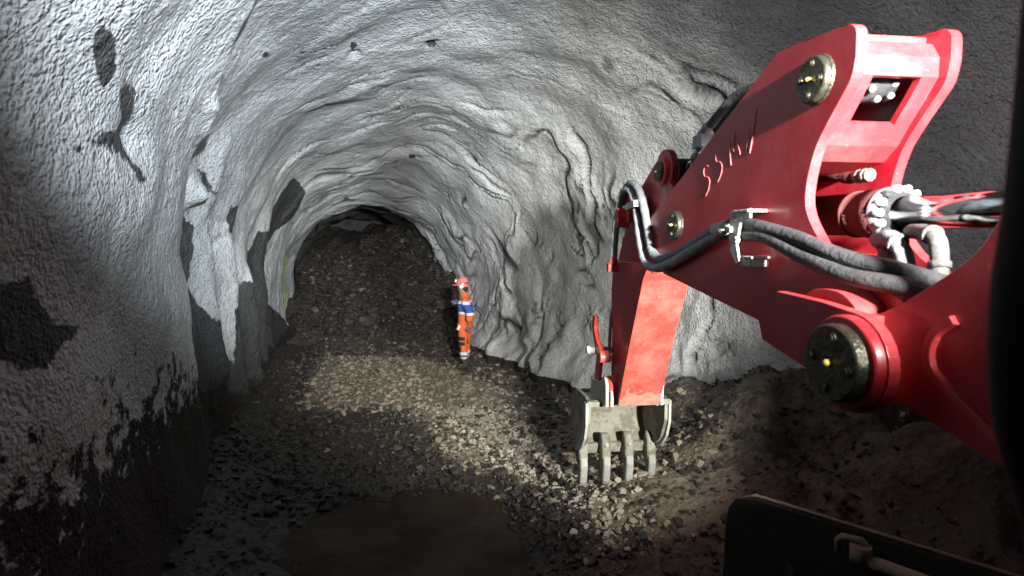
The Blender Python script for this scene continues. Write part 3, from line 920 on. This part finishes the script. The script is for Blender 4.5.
# ---- hoses along the boom side
H1 = [(1.62, 1.42, 2.34), (1.56, 1.50, 2.40), (1.48, 1.62, 2.45), (1.425, 1.82, 2.475), (1.44, 2.11, 2.545), (1.45, 2.36, 2.615), (1.455, 2.56, 2.625), (1.46, 2.72, 2.64)]
H2 = [(1.68, 1.44, 2.36), (1.62, 1.52, 2.43), (1.53, 1.66, 2.49), (1.455, 1.88, 2.54), (1.455, 2.15, 2.61), (1.455, 2.42, 2.66), (1.46, 2.56, 2.675), (1.46, 2.70, 2.675)]
for q in (H1, H2):
    c = MB(); c.tube(cat(q, 8), .031, 16)
    P_ = cat(q, 8)
    c.build('hydraulic_hose', M['hose'], exc)
S1 = [(1.46, 2.70, 2.64), (1.46, 2.80, 2.625), (1.465, 2.95, 2.585), (1.465, 3.15, 2.53), (1.46, 3.40, 2.455), (1.455, 3.65, 2.41), (1.455, 3.84, 2.44), (1.46, 3.97, 2.58), (1.47, 4.08, 2.78), (1.48, 4.20, 2.93), (1.48, 4.32, 3.00), (1.48, 4.46, 2.98), (1.48, 4.55, 2.87), (1.47, 4.60, 2.66), (1.46, 4.61, 2.42)]
S2 = [(1.46, 2.70, 2.675), (1.46, 2.80, 2.665), (1.47, 2.97, 2.62), (1.475, 3.17, 2.565), (1.475, 3.42, 2.50), (1.475, 3.60, 2.47), (1.475, 3.76, 2.51), (1.48, 3.86, 2.64), (1.48, 3.96, 2.82), (1.485, 4.07, 2.95), (1.485, 4.18, 3.02), (1.485, 4.30, 3.04), (1.50, 4.45, 3.0), (1.52, 4.55, 2.9)]
for q in (S1, S2):
    c = MB(); P_ = cat(q, 20); c.tube(P_, [.029 + (.004 * (.5 + .5 * math.sin(i * 1.25)) if 30 < i < 130 else .0012 * math.sin(i * .6)) for i in range(len(P_))], 16)
    o = c.build('sleeved_hose', M['sleeve'], exc); o['label'] = 'grey sleeved hydraulic hose looping to the stick'
c = MB(); c.lathe((1.46, 4.615, 2.45), (0, .02, -1), [(0, .03), (.02, .036), (.06, .036), (.06, .03)], 12); c.box((1.46, 4.63, 2.365), (.09, .06, .07)); c.build('hose_end_block', M['red_worn_lit'], exc, .004)
# clamps
c = MB()
c.prism([(2.60, 2.73), (2.42, 2.745), (2.42, 2.70), (2.50, 2.69), (2.53, 2.58), (2.50, 2.50), (2.53, 2.49), (2.585, 2.55), (2.60, 2.62)], 1.405, 1.418)
c.box((1.45, 2.50, 2.735), (.10, .14, .014)); c.box((1.455, 2.44, 2.52), (.09, .08, .012))
c.box((1.462, 2.47, 2.50), (.08, .09, .05))
for q in ((1.41, 2.58, 2.65), (1.41, 2.52, 2.60)):
    c.lathe(q, (-1, 0, 0), [(0, .018), (.02, .018), (.02, 0)], 6)
c.build('hose_clamp', M['bare'], exc, .003)['label'] = 'pale steel hose clamp bracket on the boom side'
c = MB(); c.tube([(1.452, 2.64, 2.655), (1.44, 2.80, 2.655)], .036, 14); c.build('hose_collar', M['bare'], exc)
c = MB(); c.box((1.47, 4.12, 2.86), (.10, .20, .05), Matrix.Rotation(-.1, 3, 'X')); c.box((1.52, 4.12, 2.85), (.10, .05, .16)); c.build('hose_clamp', M['bare'], exc, .004)
c = MB(); c.box((1.55, 4.44, 2.86), (.06, .10, .22), Matrix.Rotation(.4, 3, 'X')); c.box((1.50, 4.50, 2.78), (.10, .03, .16)); c.build('hose_bracket', M['red_worn_lit'], exc, .004)
c = MB(); c.tube(cat([(1.60, 4.90, 2.2), (1.545, 4.92, 1.9), (1.52, 4.88, 1.6)], 6), .016, 10); c.build('thin_hose', M['sleeve'], exc)

# ---- dozer blade low on the right
A_ = loc(1.17, 2.97); B_ = loc(3.0, 1.2)
A3 = Vector((A_[0], A_[1], 0)); B3 = Vector((B_[0], B_[1], 0)); bd = (B3 - A3).normalized(); bn = Vector((bd.y, -bd.x, 0))
if bn.y > 0: bn = -bn          # towards the cab
def bl(t, off, z): p = A3 + bd * t + bn * off; return (p.x, p.y, z)
Lb = (B3 - A3).length
b = MB()
prof = [(-.10, .16), (-.02, .36), (.0, .66), (-.02, 1.0), (-.05, 1.21), (-.09, 1.215), (-.06, 1.0), (-.045, .66), (-.06, .36), (-.15, .16)]
n = len(prof)
cut = [0.0, .04, .14, Lb]
topz = [-.10, -.03, 0, 0]
vs = []
for t, dz in zip(cut, topz):
    for (o_, z) in prof: vs.append(bl(t, o_, z + (dz if z > 1.1 else 0)))
fs = [tuple(range(n)), tuple(range(n * 3, n * 4))[::-1]]
for i in range(3):
    fs += [(i * n + k, i * n + (k + 1) % n, (i + 1) * n + (k + 1) % n, (i + 1) * n + k) for k in range(n)]
b.add(vs, fs)
for t in (.35, .9, 1.5, 2.1):
    for (o_, z0, z1) in ((.05, .3, .95),):
        p = [bl(t - .02, 0, z0), bl(t + .02, 0, z0), bl(t + .02, 0, z1), bl(t - .02, 0, z1), bl(t - .02, .10, z0), bl(t + .02, .10, z0), bl(t + .02, .07, z1 - .1), bl(t - .02, .07, z1 - .1)]
        b.add(p, [(0, 1, 2, 3), (4, 7, 6, 5), (0, 4, 5, 1), (2, 6, 7, 3), (0, 3, 7, 4), (1, 5, 6, 2)])
blade = b.build('dozer_blade', M['blade'], exc, .004)
b = MB(); b.tube([bl(.03, -.07, 1.16), bl(.14, -.07, 1.222), bl(Lb, -.07, 1.222)], .010, 8); b.build('blade_edge', M['edge_worn'], blade)['label'] = 'thin worn top edge catching the light'
b = MB()
lt = .56
b.tube([bl(lt, .0, 1.10), bl(lt, .02, 1.17), bl(lt + .02, .03, 1.20), bl(lt + .10, .03, 1.21), bl(lt + .13, .02, 1.17), bl(lt + .13, .0, 1.10)], .016, 10)
b.build('lifting_eye', M['edge_worn'], blade)
b = MB(); b.tube([bl(lt + .10, .04, 1.13), bl(Lb, .10, 1.10)], .030, 12); b.lathe(bl(lt + .1, .04, 1.14), (0, 0, 1), [(-.03, 0), (-.03, .045), (.05, .045), (.05, 0)], 14); b.build('top_rail', M['edge_worn'], blade, .0)
b = MB()
for t in (.5, 1.7):
    p0_ = Vector(bl(t, .05, .35)); p1_ = Vector(bl(t, 1.3, .55)); b.tube([p0_, p1_], .07, 12)
b.build('push_arm', M['blade'], blade)

# ---- cab corner pillar beside the photographer
b = MB()
pp = [(.60, .47, 3.6), (.60, .47, 3.1), (.60, .475, 2.85), (.595, .475, 2.65), (.587, .475, 2.55), (.59, .475, 2.47), (.605, .475, 2.40), (.645, .475, 2.30), (.70, .475, 2.1), (.72, .475, 1.6), (.72, .475, 0.9)]
b.tube(cat([(p[0] + .012, p[1], p[2]) for p in pp], 5), .05, 20)
b.build('cab_pillar', M['rubber'], exc)['label'] = 'black cab pillar cut off by the right edge of the picture'


# ================================================================== worker
def zbands(name, bands, noise_amt=0.012, rough=0.75, patches=None):
    """cloth whose colour changes with height in the garment; bands are (height from, colour)"""
    m = mat(name, rough=rough); s = NT(m)
    sep = s.n('ShaderNodeSeparateXYZ'); s.link(s.co, sep.inputs[0])
    z = s.math('ADD', sep.outputs[2], s.math('MULTIPLY', s.math('SUBTRACT', s.noise(5, 3, 0.5), 0.5), noise_amt * 4))
    c = bands[0][1]
    for z0, colr in bands[1:]:
        c = s.mix(s.math('GREATER_THAN', z, z0), c, colr)
    if patches: 
        for (z0, z1, x0, colr) in patches:
            f = s.math('MULTIPLY', s.math('GREATER_THAN', z, z0), s.math('LESS_THAN', z, z1))
            f = s.math('MULTIPLY', f, s.math('LESS_THAN', sep.outputs[0], x0))
            c = s.mix(f, c, colr)
    d = s.ramp(s.noise(14, 5, 0.65), [(0.5, 0.0), (0.8, 0.35)])
    s.set('Base Color', s.mix(d, c, (0.16, 0.13, 0.11)))
    s.set('Normal', s.bump(s.noise(9, 3, 0.5), 0.6, 0.03))
    return m


ORANGE = (0.90, 0.16, 0.035); WHITE = (0.80, 0.82, 0.85); BLUE = (0.035, 0.09, 0.42); DARK = (0.02, 0.024, 0.032)
M['jacket'] = zbands('hi_vis_jacket_cloth', [(0, ORANGE), (1.13, WHITE), (1.18, BLUE), (1.345, WHITE), (1.40, ORANGE)])
M['trousers'] = zbands('hi_vis_trouser_cloth', [(0, DARK), (0.205, WHITE), (0.27, DARK), (0.30, WHITE), (0.365, ORANGE)], 0.004,
                       patches=[(0.60, 0.68, 0.06, DARK), (0.50, 0.575, 0.06, DARK), (0.37, 0.49, -0.015, DARK)])
M['skin'] = mat('skin', (0.42, 0.22, 0.15), 0.55)
M['helmet'] = mat('salmon_helmet', (0.85, 0.22, 0.20), 0.35, coat=0.3)
M['lamp_glass'] = mat('lamp_glass', (0.9, 0.92, 0.95), 0.1)
M['glove'] = mat('glove', (0.16, 0.18, 0.30), 0.8)
M['boot'] = stone_mat('muddy_boot', (0.02, 0.018, 0.017), (0.09, 0.08, 0.07), 0.7)
M['hair'] = mat('dark_hair', (0.03, 0.02, 0.015), 0.8)


def skinned(name, joints, edges, m, parent, sub=2, smooth=True):
    """joints: list of (position, radius or (rx, ry)); grown into one continuous surface"""
    me = bpy.data.meshes.new(name)
    me.from_pydata([j[0] for j in joints], edges, [])
    o = bpy.data.objects.new(name, me); col.objects.link(o)
    if parent: o.parent = parent
    sk = o.modifiers.new('skin', 'SKIN'); sk.branch_smoothing = 0.6; sk.use_smooth_shade = smooth
    me.skin_vertices or me.attributes
    for i, j in enumerate(joints):
        r = j[1]; me.skin_vertices[0].data[i].radius = (r, r) if not isinstance(r, tuple) else r
        me.skin_vertices[0].data[i].use_root = (i == 0)
    ss = o.modifiers.new('subdivision', 'SUBSURF'); ss.levels = sub; ss.render_levels = sub
    # freeze the grown surface into plain mesh data
    dg = bpy.context.evaluated_depsgraph_get(); ev = o.evaluated_get(dg)
    nm = bpy.data.meshes.new_from_object(ev); o.modifiers.clear(); o.data = nm
    nm.materials.clear(); nm.materials.append(m)
    nm.polygons.foreach_set('use_smooth', [True] * len(nm.polygons))
    return o


PX, PY = -.96, 11.25
person = empty('person', (PX, PY, floor_h(PX, PY) - 0.02), math.radians(-14))
tag(person, 'person in orange and blue hi-vis workwear and pink-red helmet standing at the far right wall', 'person')

J = [((.01, 0, .95), .085), ((.01, 0, 1.13), .10), ((0, 0, 1.32), .12), ((-.005, 0, 1.46), .075), ((-.025, 0, 1.55), .058), ((-.045, 0, 1.64), .082), ((-.045, 0, 1.74), .085), ((-.04, 0, 1.80), .05),
     ((-.135, 0, 1.665), .016), ((-.115, 0, 1.60), .032),
     ((0, -.09, .88), .07), ((-.01, -.10, .53), .05), ((.03, -.10, .12), .035), ((-.08, -.115, .055), .022),
     ((.02, .09, .88), .07), ((-.02, .11, .53), .05), ((-.01, .11, .12), .035), ((-.10, .10, .055), .022),
     ((.05, -.18, 1.41), .05), ((.21, -.25, 1.17), .035), ((.17, -.27, .97), .030),
     ((.01, .18, 1.41), .05), ((.03, .23, 1.17), .035), ((-.14, .12, 1.30), .030)]
E_ = [(0, 1), (1, 2), (2, 3), (3, 4), (4, 5), (5, 6), (6, 7), (5, 8), (5, 9), (0, 10), (10, 11), (11, 12), (12, 13), (0, 14), (14, 15), (15, 16), (16, 17), (2, 18), (18, 19), (19, 20), (2, 21), (21, 22), (22, 23)]


def hand(base, axis, side, palmn):
    """palm, four unequal curled fingers and a thumb leaving the side of the palm"""
    b0 = Vector(base); a = Vector(axis).normalized(); s = Vector(side).normalized(); c = Vector(palmn).normalized()
    js = [(tuple(b0), .028), (tuple(b0 + a * .05), (.034, .020)), (tuple(b0 + a * .085), (.036, .016))]
    es = [(0, 1), (1, 2)]
    for k, (off, L) in enumerate(((-.03, .062), (-.010, .074), (.011, .070), (.031, .054))):
        q = b0 + a * .095 + s * off
        i = len(js)
        js += [(tuple(q), .0095), (tuple(q + a * L * .5 + c * .012), .009), (tuple(q + a * L * .85 + c * .04), .008)]
        es += [(2, i), (i, i + 1), (i + 1, i + 2)]
    i = len(js); q = b0 + a * .035 - s * .034
    js += [(tuple(q), .012), (tuple(q + a * .03 - s * .022 + c * .012), .010), (tuple(q + a * .058 - s * .026 + c * .03), .009)]
    es += [(1, i), (i, i + 1), (i + 1, i + 2)]
    return js, es


body = skinned('body', J, E_, M['skin'], person, 2)
for nm, bs, ax_, sd, pn in (('glove', (.165, -.272, .95), (-.15, -.02, -1), (-1, 0, .1), (0, 1, 0)), ('glove', (-.15, .115, 1.305), (-1, -.6, .35), (0, -.3, -1), (0, -1, .2))):
    js, es = hand(bs, ax_, sd, pn); skinned(nm, js, es, M['glove'], person, 1)
JJ = [((.01, 0, .97), .15), ((.01, 0, 1.13), .18), ((.01, 0, 1.33), .20), ((.0, 0, 1.47), .14), ((-.02, 0, 1.56), .095),
      ((.05, -.18, 1.415), .11), ((.21, -.25, 1.17), .092), ((.17, -.272, .985), .068),
      ((.01, .18, 1.415), .105), ((.03, .23, 1.17), .088), ((-.12, .125, 1.285), .066), ((.01, 0, .93), .14)]
jk = skinned('jacket', JJ, [(0, 1), (1, 2), (2, 3), (3, 4), (2, 5), (5, 6), (6, 7), (2, 8), (8, 9), (9, 10), (0, 11)], M['jacket'], person, 2)
jk['label'] = 'orange jacket with a blue band edged in white'
TJ = [((0, 0, .96), .135), ((0, 0, .88), .13), ((0, -.09, .78), .115), ((-.01, -.10, .53), .095), ((.03, -.10, .19), .088),
      ((.02, .09, .78), .115), ((-.02, .11, .53), .095), ((-.01, .11, .19), .088)]
tr = skinned('trousers', TJ, [(0, 1), (1, 2), (2, 3), (3, 4), (1, 5), (5, 6), (6, 7)], M['trousers'], person, 2)
tr['label'] = 'orange work trousers with dark knee patches and two reflective bands'
for (x, y) in ((.03, -.10), (-.01, .11)):
    skinned('boot', [((x + .01, y, .22), .058), ((x + .01, y, .10), .058), ((x - .05, y - .01, .05), (.05, .045)), ((x - .16, y - .02, .04), (.048, .036)), ((x + .05, y, .045), (.045, .045))],
            [(0, 1), (1, 2), (2, 3), (1, 4)], M['boot'], person, 2)
# head: ears, eyes, mouth, hair at the nape
for s_ in (-1, 1):
    k = MB(); k.lathe((-.03, s_ * .083, 1.66), (0, s_, 0), [(-.01, 0), (-.01, .026), (.006, .03), (.012, .018), (.008, 0)], 12); k.build('ear', M['skin'], body)
    k = MB(); k.lathe((-.118, s_ * .03, 1.685), (-1, s_ * .3, 0), [(0, .011), (.004, .009), (.006, 0)], 10); k.build('eye', M['hair'], body)
k = MB(); k.box((-.127, 0, 1.615), (.012, .04, .008)); k.build('mouth', M['glove'], body, .003)
skinned('hair', [((.005, 0, 1.70), (.088, .082)), ((.02, 0, 1.62), (.07, .055)), ((.02, 0, 1.57), (.05, .035))], [(0, 1), (1, 2)], M['hair'], person, 2)
# helmet
k = MB()
k.lathe((-.04, 0, 1.72), (0.12, 0, 1), [(-.035, .128), (-.02, .130), (.0, .128), (.05, .122), (.09, .108), (.125, .08), (.145, .045), (.152, 0)], 28)
hel = k.build('helmet', M['helmet'], person); hel['label'] = 'pink-red safety helmet'
for p in hel.data.polygons: p.use_smooth = True
k = MB(); k.box((-.185, 0, 1.705), (.09, .16, .012), Matrix.Rotation(.15, 3, 'Y')); k.build('helmet_peak', M['helmet'], hel, .005)
k = MB()
for y in (-.03, 0, .03): k.tube([(-.12, y, 1.825), (-.03, y, 1.868), (.05, y, 1.84)], .008, 6)
k.build('helmet_ridge', M['helmet'], hel)
k = MB(); k.lathe((-.165, 0, 1.785), (-1, 0, .1), [(-.02, 0), (-.02, .03), (.025, .034), (.03, .030), (.03, 0)], 16); k.box((-.15, 0, 1.76), (.03, .05, .05)); k.build('headlamp', M['lamp_glass'], hel)
k = MB(); k.tube([(-.155, -.02, 1.78), (-.10, -.095, 1.765), (-.02, -.125, 1.755), (.07, -.075, 1.75), (.095, 0, 1.75), (.07, .075, 1.75), (-.02, .125, 1.755), (-.10, .095, 1.765), (-.155, .02, 1.78)], .009, 6); k.build('lamp_strap', M['hair'], hel)
for s_ in (-1, 1):
    k = MB(); k.lathe((-.02, s_ * .115, 1.68), (0, s_, 0), [(-.02, 0), (-.02, .038), (.02, .042), (.03, .03), (.03, 0)], 16); k.build('ear_defender', M['lamp_glass'], hel)
# name-badge like strip and belt
k = MB(); k.tube(cat([(-.125, 0, .985), (-.09, -.09, .985), (0, -.125, .98), (.09, -.09, .98), (.13, 0, .98), (.09, .09, .98), (0, .125, .98), (-.09, .09, .985)], 4, True), .014, 8, closed=True); k.build('belt', M['glove'], person)
k = MB(); k.box((-.07, -.155, .86), (.05, .03, .11), Matrix.Rotation(.35, 3, 'Y')); k.build('pocket_tool', M['lamp_glass'], person, .008)


# ================================================================== rocks
def rock_mesh(seed, m, flat=0.65):
    r = random.Random(seed)
    bm = bmesh.new()
    for _ in range(22):
        v = Vector((r.gauss(0, 1), r.gauss(0, 1), r.gauss(0, 1))).normalized() * r.uniform(.75, 1)
        bm.verts.new((v.x * r.uniform(.8, 1.15), v.y * .8, v.z * flat))
    res = bmesh.ops.convex_hull(bm, input=bm.verts)
    loose = [v for v in bm.verts if not v.link_faces]
    bmesh.ops.delete(bm, geom=loose, context='VERTS')
    bmesh.ops.dissolve_limit(bm, angle_limit=math.radians(12), verts=bm.verts, edges=bm.edges)
    me = bpy.data.meshes.new('rock')
    bm.to_mesh(me); bm.free(); me.materials.append(m)
    return me


dry = [rock_mesh(s, M['stone_dry'], random.uniform(.4, .75)) for s in range(9)]
wet = [rock_mesh(s + 50, M['stone_wet'], random.uniform(.4, .75)) for s in range(9)]
bev = []
for me in dry + wet:   # soften the broken edges once, on the shared meshes
    bm = bmesh.new(); bm.from_mesh(me)
    bmesh.ops.bevel(bm, geom=list(bm.edges), offset=.05, segments=1, affect='EDGES', profile=.5, clamp_overlap=True)
    bm.to_mesh(me); bm.free()


def surf(X, Y): return floor_h(X, Y)


def put_rock(me, X, Y, size, rz, tilt, label, group=None, sink=.3, sq=(1, 1, 1)):
    o = bpy.data.objects.new('rock', me); col.objects.link(o)
    o.scale = (size * sq[0], size * sq[1], size * sq[2])
    o.rotation_euler = (tilt[0], tilt[1], rz)
    o.location = (X, Y, surf(X, Y) + size * sq[2] * (.5 - sink))
    tag(o, label, 'rock', group)
    return o


random.seed(31)
# the stones that stand out, each by itself
single = [
    (dry[0], 0.02, 7.62, .17, .4, 'pale flat slab, largest light stone on the lit strip left of the bucket', (1.2, .8, .5)),
    (wet[1], -.60, 6.05, .15, 1.2, 'rounded dark boulder at the upper rim of the brown puddle', (1.1, .9, .8)),
    (wet[2], -1.82, 6.25, .14, .2, 'dark wedge shaped stone on the left rim of the puddle', (1.3, .7, .6)),
    (wet[3], -.12, 6.05, .13, 2.2, 'dark shiny stone just right of the boulder at the upper puddle rim', (.7, 1.2, .8)),
    (dry[4], .36, 5.85, .13, .9, 'brownish pointed stone in front of the left bucket tooth', (1, 1, .9)),
    (dry[5], .12, 6.35, .11, .1, 'light brown block halfway between puddle and bucket', (1.2, 1, .9)),
    (wet[6], -1.30, 5.15, .11, .7, 'black flat stone half sunk in the left side of the puddle', (1.5, .8, .5)),
    (wet[7], .30, 4.72, .07, .7, 'small black stone poking out of the right part of the puddle', (1, .8, .8)),
    (wet[8], -1.70, 4.75, .12, 2.0, 'angular black rock in the lower left corner beside the puddle', (1, .7, 1)),
    (wet[4], -3.75, 14.0, .36, .5, 'large grey boulder low on the heap at the tunnel end', (1.0, .8, 1.0)),
    (dry[7], -2.0, 8.6, .14, .5, 'greyish block near the middle of the rubble floor', (1.2, .8, .6)),
    (dry[8], .95, 5.0, .09, .5, 'light chip of stone wedged between the bucket teeth', (1, .8, .8)),
]
for me, X, Y, s_, rz, lab, sq in single:
    put_rock(me, X, Y, s_, rz, (random.uniform(-.3, .3), random.uniform(-.3, .3)), lab, None, .3, sq)

zones = [
    # (count, x range, y range, size range, which, label, group)
    (52, (-.3, .9), (4.9, 8.4), (.05, .095), 'dry', 'pale broken stone on the lit strip@', 'pale stones on the lit strip'),
    (70, (-3.4, .2), (8.2, 11.4), (.06, .13), 'dry', 'grey brown angular rock on the rubble floor@', 'angular rocks on the rubble floor'),
    (52, (-2.9, .3), (5.8, 8.2), (.055, .11), 'wet', 'dark damp stone in the belt behind the puddle@', 'damp stones behind the puddle'),
    (30, (-2.6, -1.2), (4.0, 5.8), (.04, .10), 'wet', 'glossy black stone on the mud left of the puddle@', 'wet stones left of the puddle'),
    (26, (.2, 1.6), (4.1, 5.2), (.04, .075), 'wet', 'dark broken stone between bucket and dozer blade@', 'dark stones before the bucket'),
    (58, (-5.6, -1.6), (12.6, 16.8), (.08, .21), 'wet', 'dark rock in the heap at the tunnel end@', 'rocks of the heap at the face'),
]
def where(X, Y, grp):
    """which part of its belt a stone lies in, told by things one can find"""
    a, b_ = wall_x(Y)
    t = (X - a) / (b_ - a)
    if 'heap' in grp: return (' at its foot' if Y < 14 else ' halfway up' if Y < 15.4 else ' near its crest') + (', left side' if t < .5 else ', right side')
    if 'rubble floor' in grp: return (' by the left wall' if t < .3 else ' midway between the walls' if t < .62 else ' towards the right wall') + (', farther half' if Y > 9.8 else ', nearer half')
    if 'strip' in grp: return ' at its far end' if Y > 7.3 else ' at its middle' if Y > 6.1 else ' at its near end beside the bucket'
    if 'behind the puddle' in grp: return (', left end' if t < .3 else ', middle' if t < .5 else ', right end') + (' front' if Y < 7 else ' back')
    if 'left of' in grp: return ', upper rim' if Y > 4.9 else ', lower rim'
    return ', close to the teeth' if Y > 4.65 else ', close to the blade'


for cnt, xr_, yr_, sr, which, lab, grp in zones:
    k = 0; tries = 0
    while k < cnt and tries < 4000:
        tries += 1
        X = random.uniform(*xr_); Y = random.uniform(*yr_)
        a, b_ = wall_x(Y)
        if not (a + .35 < X < b_ - .5): continue
        if puddle_q(X, Y) < .95: continue
        if abs(X - PX) < .4 and abs(Y - PY) < .4: continue
        s_ = sr[0] + (sr[1] - sr[0]) * random.random() ** 2
        me = random.choice(dry if which == 'dry' else wet)
        side_ = where(X, Y, grp)
        put_rock(me, X, Y, s_, random.uniform(0, 6.28), (random.uniform(-.5, .5), random.uniform(-.5, .5)), lab.replace('@', side_), grp + side_, random.uniform(.2, .45),
                 (random.uniform(.9, 1.3), random.uniform(.7, 1), random.uniform(.6, 1)))
        k += 1


def rubble(name, n, region, smin, smax, protos, label, mix=False):
    """crushed stone too small and too many to count"""
    V = []; F = []; MI = []; off = 0
    pd = []
    for me in protos:
        co = np.zeros(len(me.vertices) * 3); me.vertices.foreach_get('co', co)
        pd.append((co.reshape(-1, 3), [tuple(p.vertices) for p in me.polygons]))
    k = 0
    while k < n:
        X, Y = region()
        a, b_ = wall_x(Y)
        if not (a + .05 < X < b_ + .1): continue
        if puddle_q(X, Y) < 0.85: continue
        k += 1
        w_ = floor_wet_shade(X, Y) + random.gauss(0, .18) > .5 and mix
        co, fs = random.choice(pd)
        nf0 = len(F)
        s_ = smin + (smax - smin) * random.random() ** 3
        R = np.array(Matrix.Rotation(random.uniform(0, 6.28), 3, 'Z') @ Matrix.Rotation(random.uniform(-.6, .6), 3, 'X'))
        sc = np.array([s_, s_ * random.uniform(.6, 1), s_ * random.uniform(.5, 1)])
        q = (co * sc) @ R.T + np.array([X, Y, surf(X, Y) + s_ * .15])
        V.append(q); F += [tuple(i + off for i in f) for f in fs]; off += len(co); MI += [1 if w_ else 0] * len(fs)
    me = bpy.data.meshes.new(name); me.from_pydata(np.concatenate(V).tolist(), [], F); me.update()
    me.materials.append(protos[0].materials[0]); me.materials.append(M['stone_wet'])
    me.polygons.foreach_set('material_index', MI)
    o = bpy.data.objects.new(name, me); col.objects.link(o)
    tag(o, label, 'rubble', None, 'stuff')


def simple(seed, m):
    r = random.Random(seed); bm = bmesh.new()
    for _ in range(9):
        v = Vector((r.gauss(0, 1), r.gauss(0, 1), r.gauss(0, .8))).normalized(); bm.verts.new(v)
    bmesh.ops.convex_hull(bm, input=bm.verts)
    me = bpy.data.meshes.new('chip'); bm.to_mesh(me); bm.free(); me.materials.append(m); return me


sd = [simple(s, M['stone_dry']) for s in range(8)]; sw = [simple(s + 20, M['stone_wet']) for s in range(8)]
rubble('floor_rubble', 8500, lambda: (random.uniform(-4.6, 2.2), random.uniform(5.2, 13.2)), .012, .075, sd, 'loose grey brown crushed rock covering the lit part of the tunnel floor', True)
def strip_reg():
    Y = random.uniform(4.2, 8.6); return (0.9 - .36 * (Y - 4.2) + random.gauss(0, .3), Y)
sp = [simple(s + 40, M['stone_lit']) for s in range(8)]
rubble('lit_strip_gravel', 3400, strip_reg, .010, .05, sp, 'gravel coloured paler for the light on the diagonal strip leading to the bucket', True)
rubble('damp_rubble', 4500, lambda: (random.uniform(-3.4, 3.2), random.uniform(3.4, 8.0)), .012, .055, sw, 'dark damp crushed rock around the puddle and along the right heap')
rubble('heap_rubble', 4500, lambda: (random.uniform(-6.2, -.8), random.uniform(12.4, 17.6)), .03, .14, sw, 'broken rock of the tall heap filling the tunnel end')

# ------------------------------------------------------------------ puddle
def puddle():
    m = mat('muddy_water', (0.040, 0.030, 0.022), 0.5, spec=0.12); s = NT(m)
    s.set('Base Color', s.mix(s.ramp(s.noise(2.2, 5, 0.6, dist=1.0), [(.35, 0.0), (.7, 1.0)]), (0.022, 0.015, 0.010), (0.050, 0.035, 0.023)))
    s.set('Roughness', s.ramp(s.noise(1.7, 4, 0.6), [(.4, 0.4), (.65, 0.75)]))
    s.set('Normal', s.bump(s.noise(2.0, 4, 0.55, dist=1.5), 0.35, 0.06))
    b = MB(); n = 72; z = -0.078
    ring = []
    for k in range(n):
        a = 2 * math.pi * k / n
        r = 1.72 + .25 * nz(math.cos(a) * 1.4, math.sin(a) * 1.4, 5) + .16 * nz(math.cos(a) * 4, math.sin(a) * 4, 9)
        ring.append((-.85 + math.cos(a) * r * 1.05, 4.75 + math.sin(a) * r))
    vs = [(p[0], p[1], z) for p in ring] + [(-.85 + (p[0] + .85) * .93, 4.75 + (p[1] - 4.75) * .93, z + .010) for p in ring] + [(p[0], p[1], z - .05) for p in ring]
    fs = [tuple(range(n, 2 * n))] + [(k, (k + 1) % n, n + (k + 1) % n, n + k) for k in range(n)] + [(2 * n + k, 2 * n + (k + 1) % n, (k + 1) % n, k) for k in range(n)]
    b.add(vs, fs)
    o = b.build('puddle', m); tag(o, 'shallow pool of smooth brown muddy water on the floor in the foreground', 'puddle')
puddle()
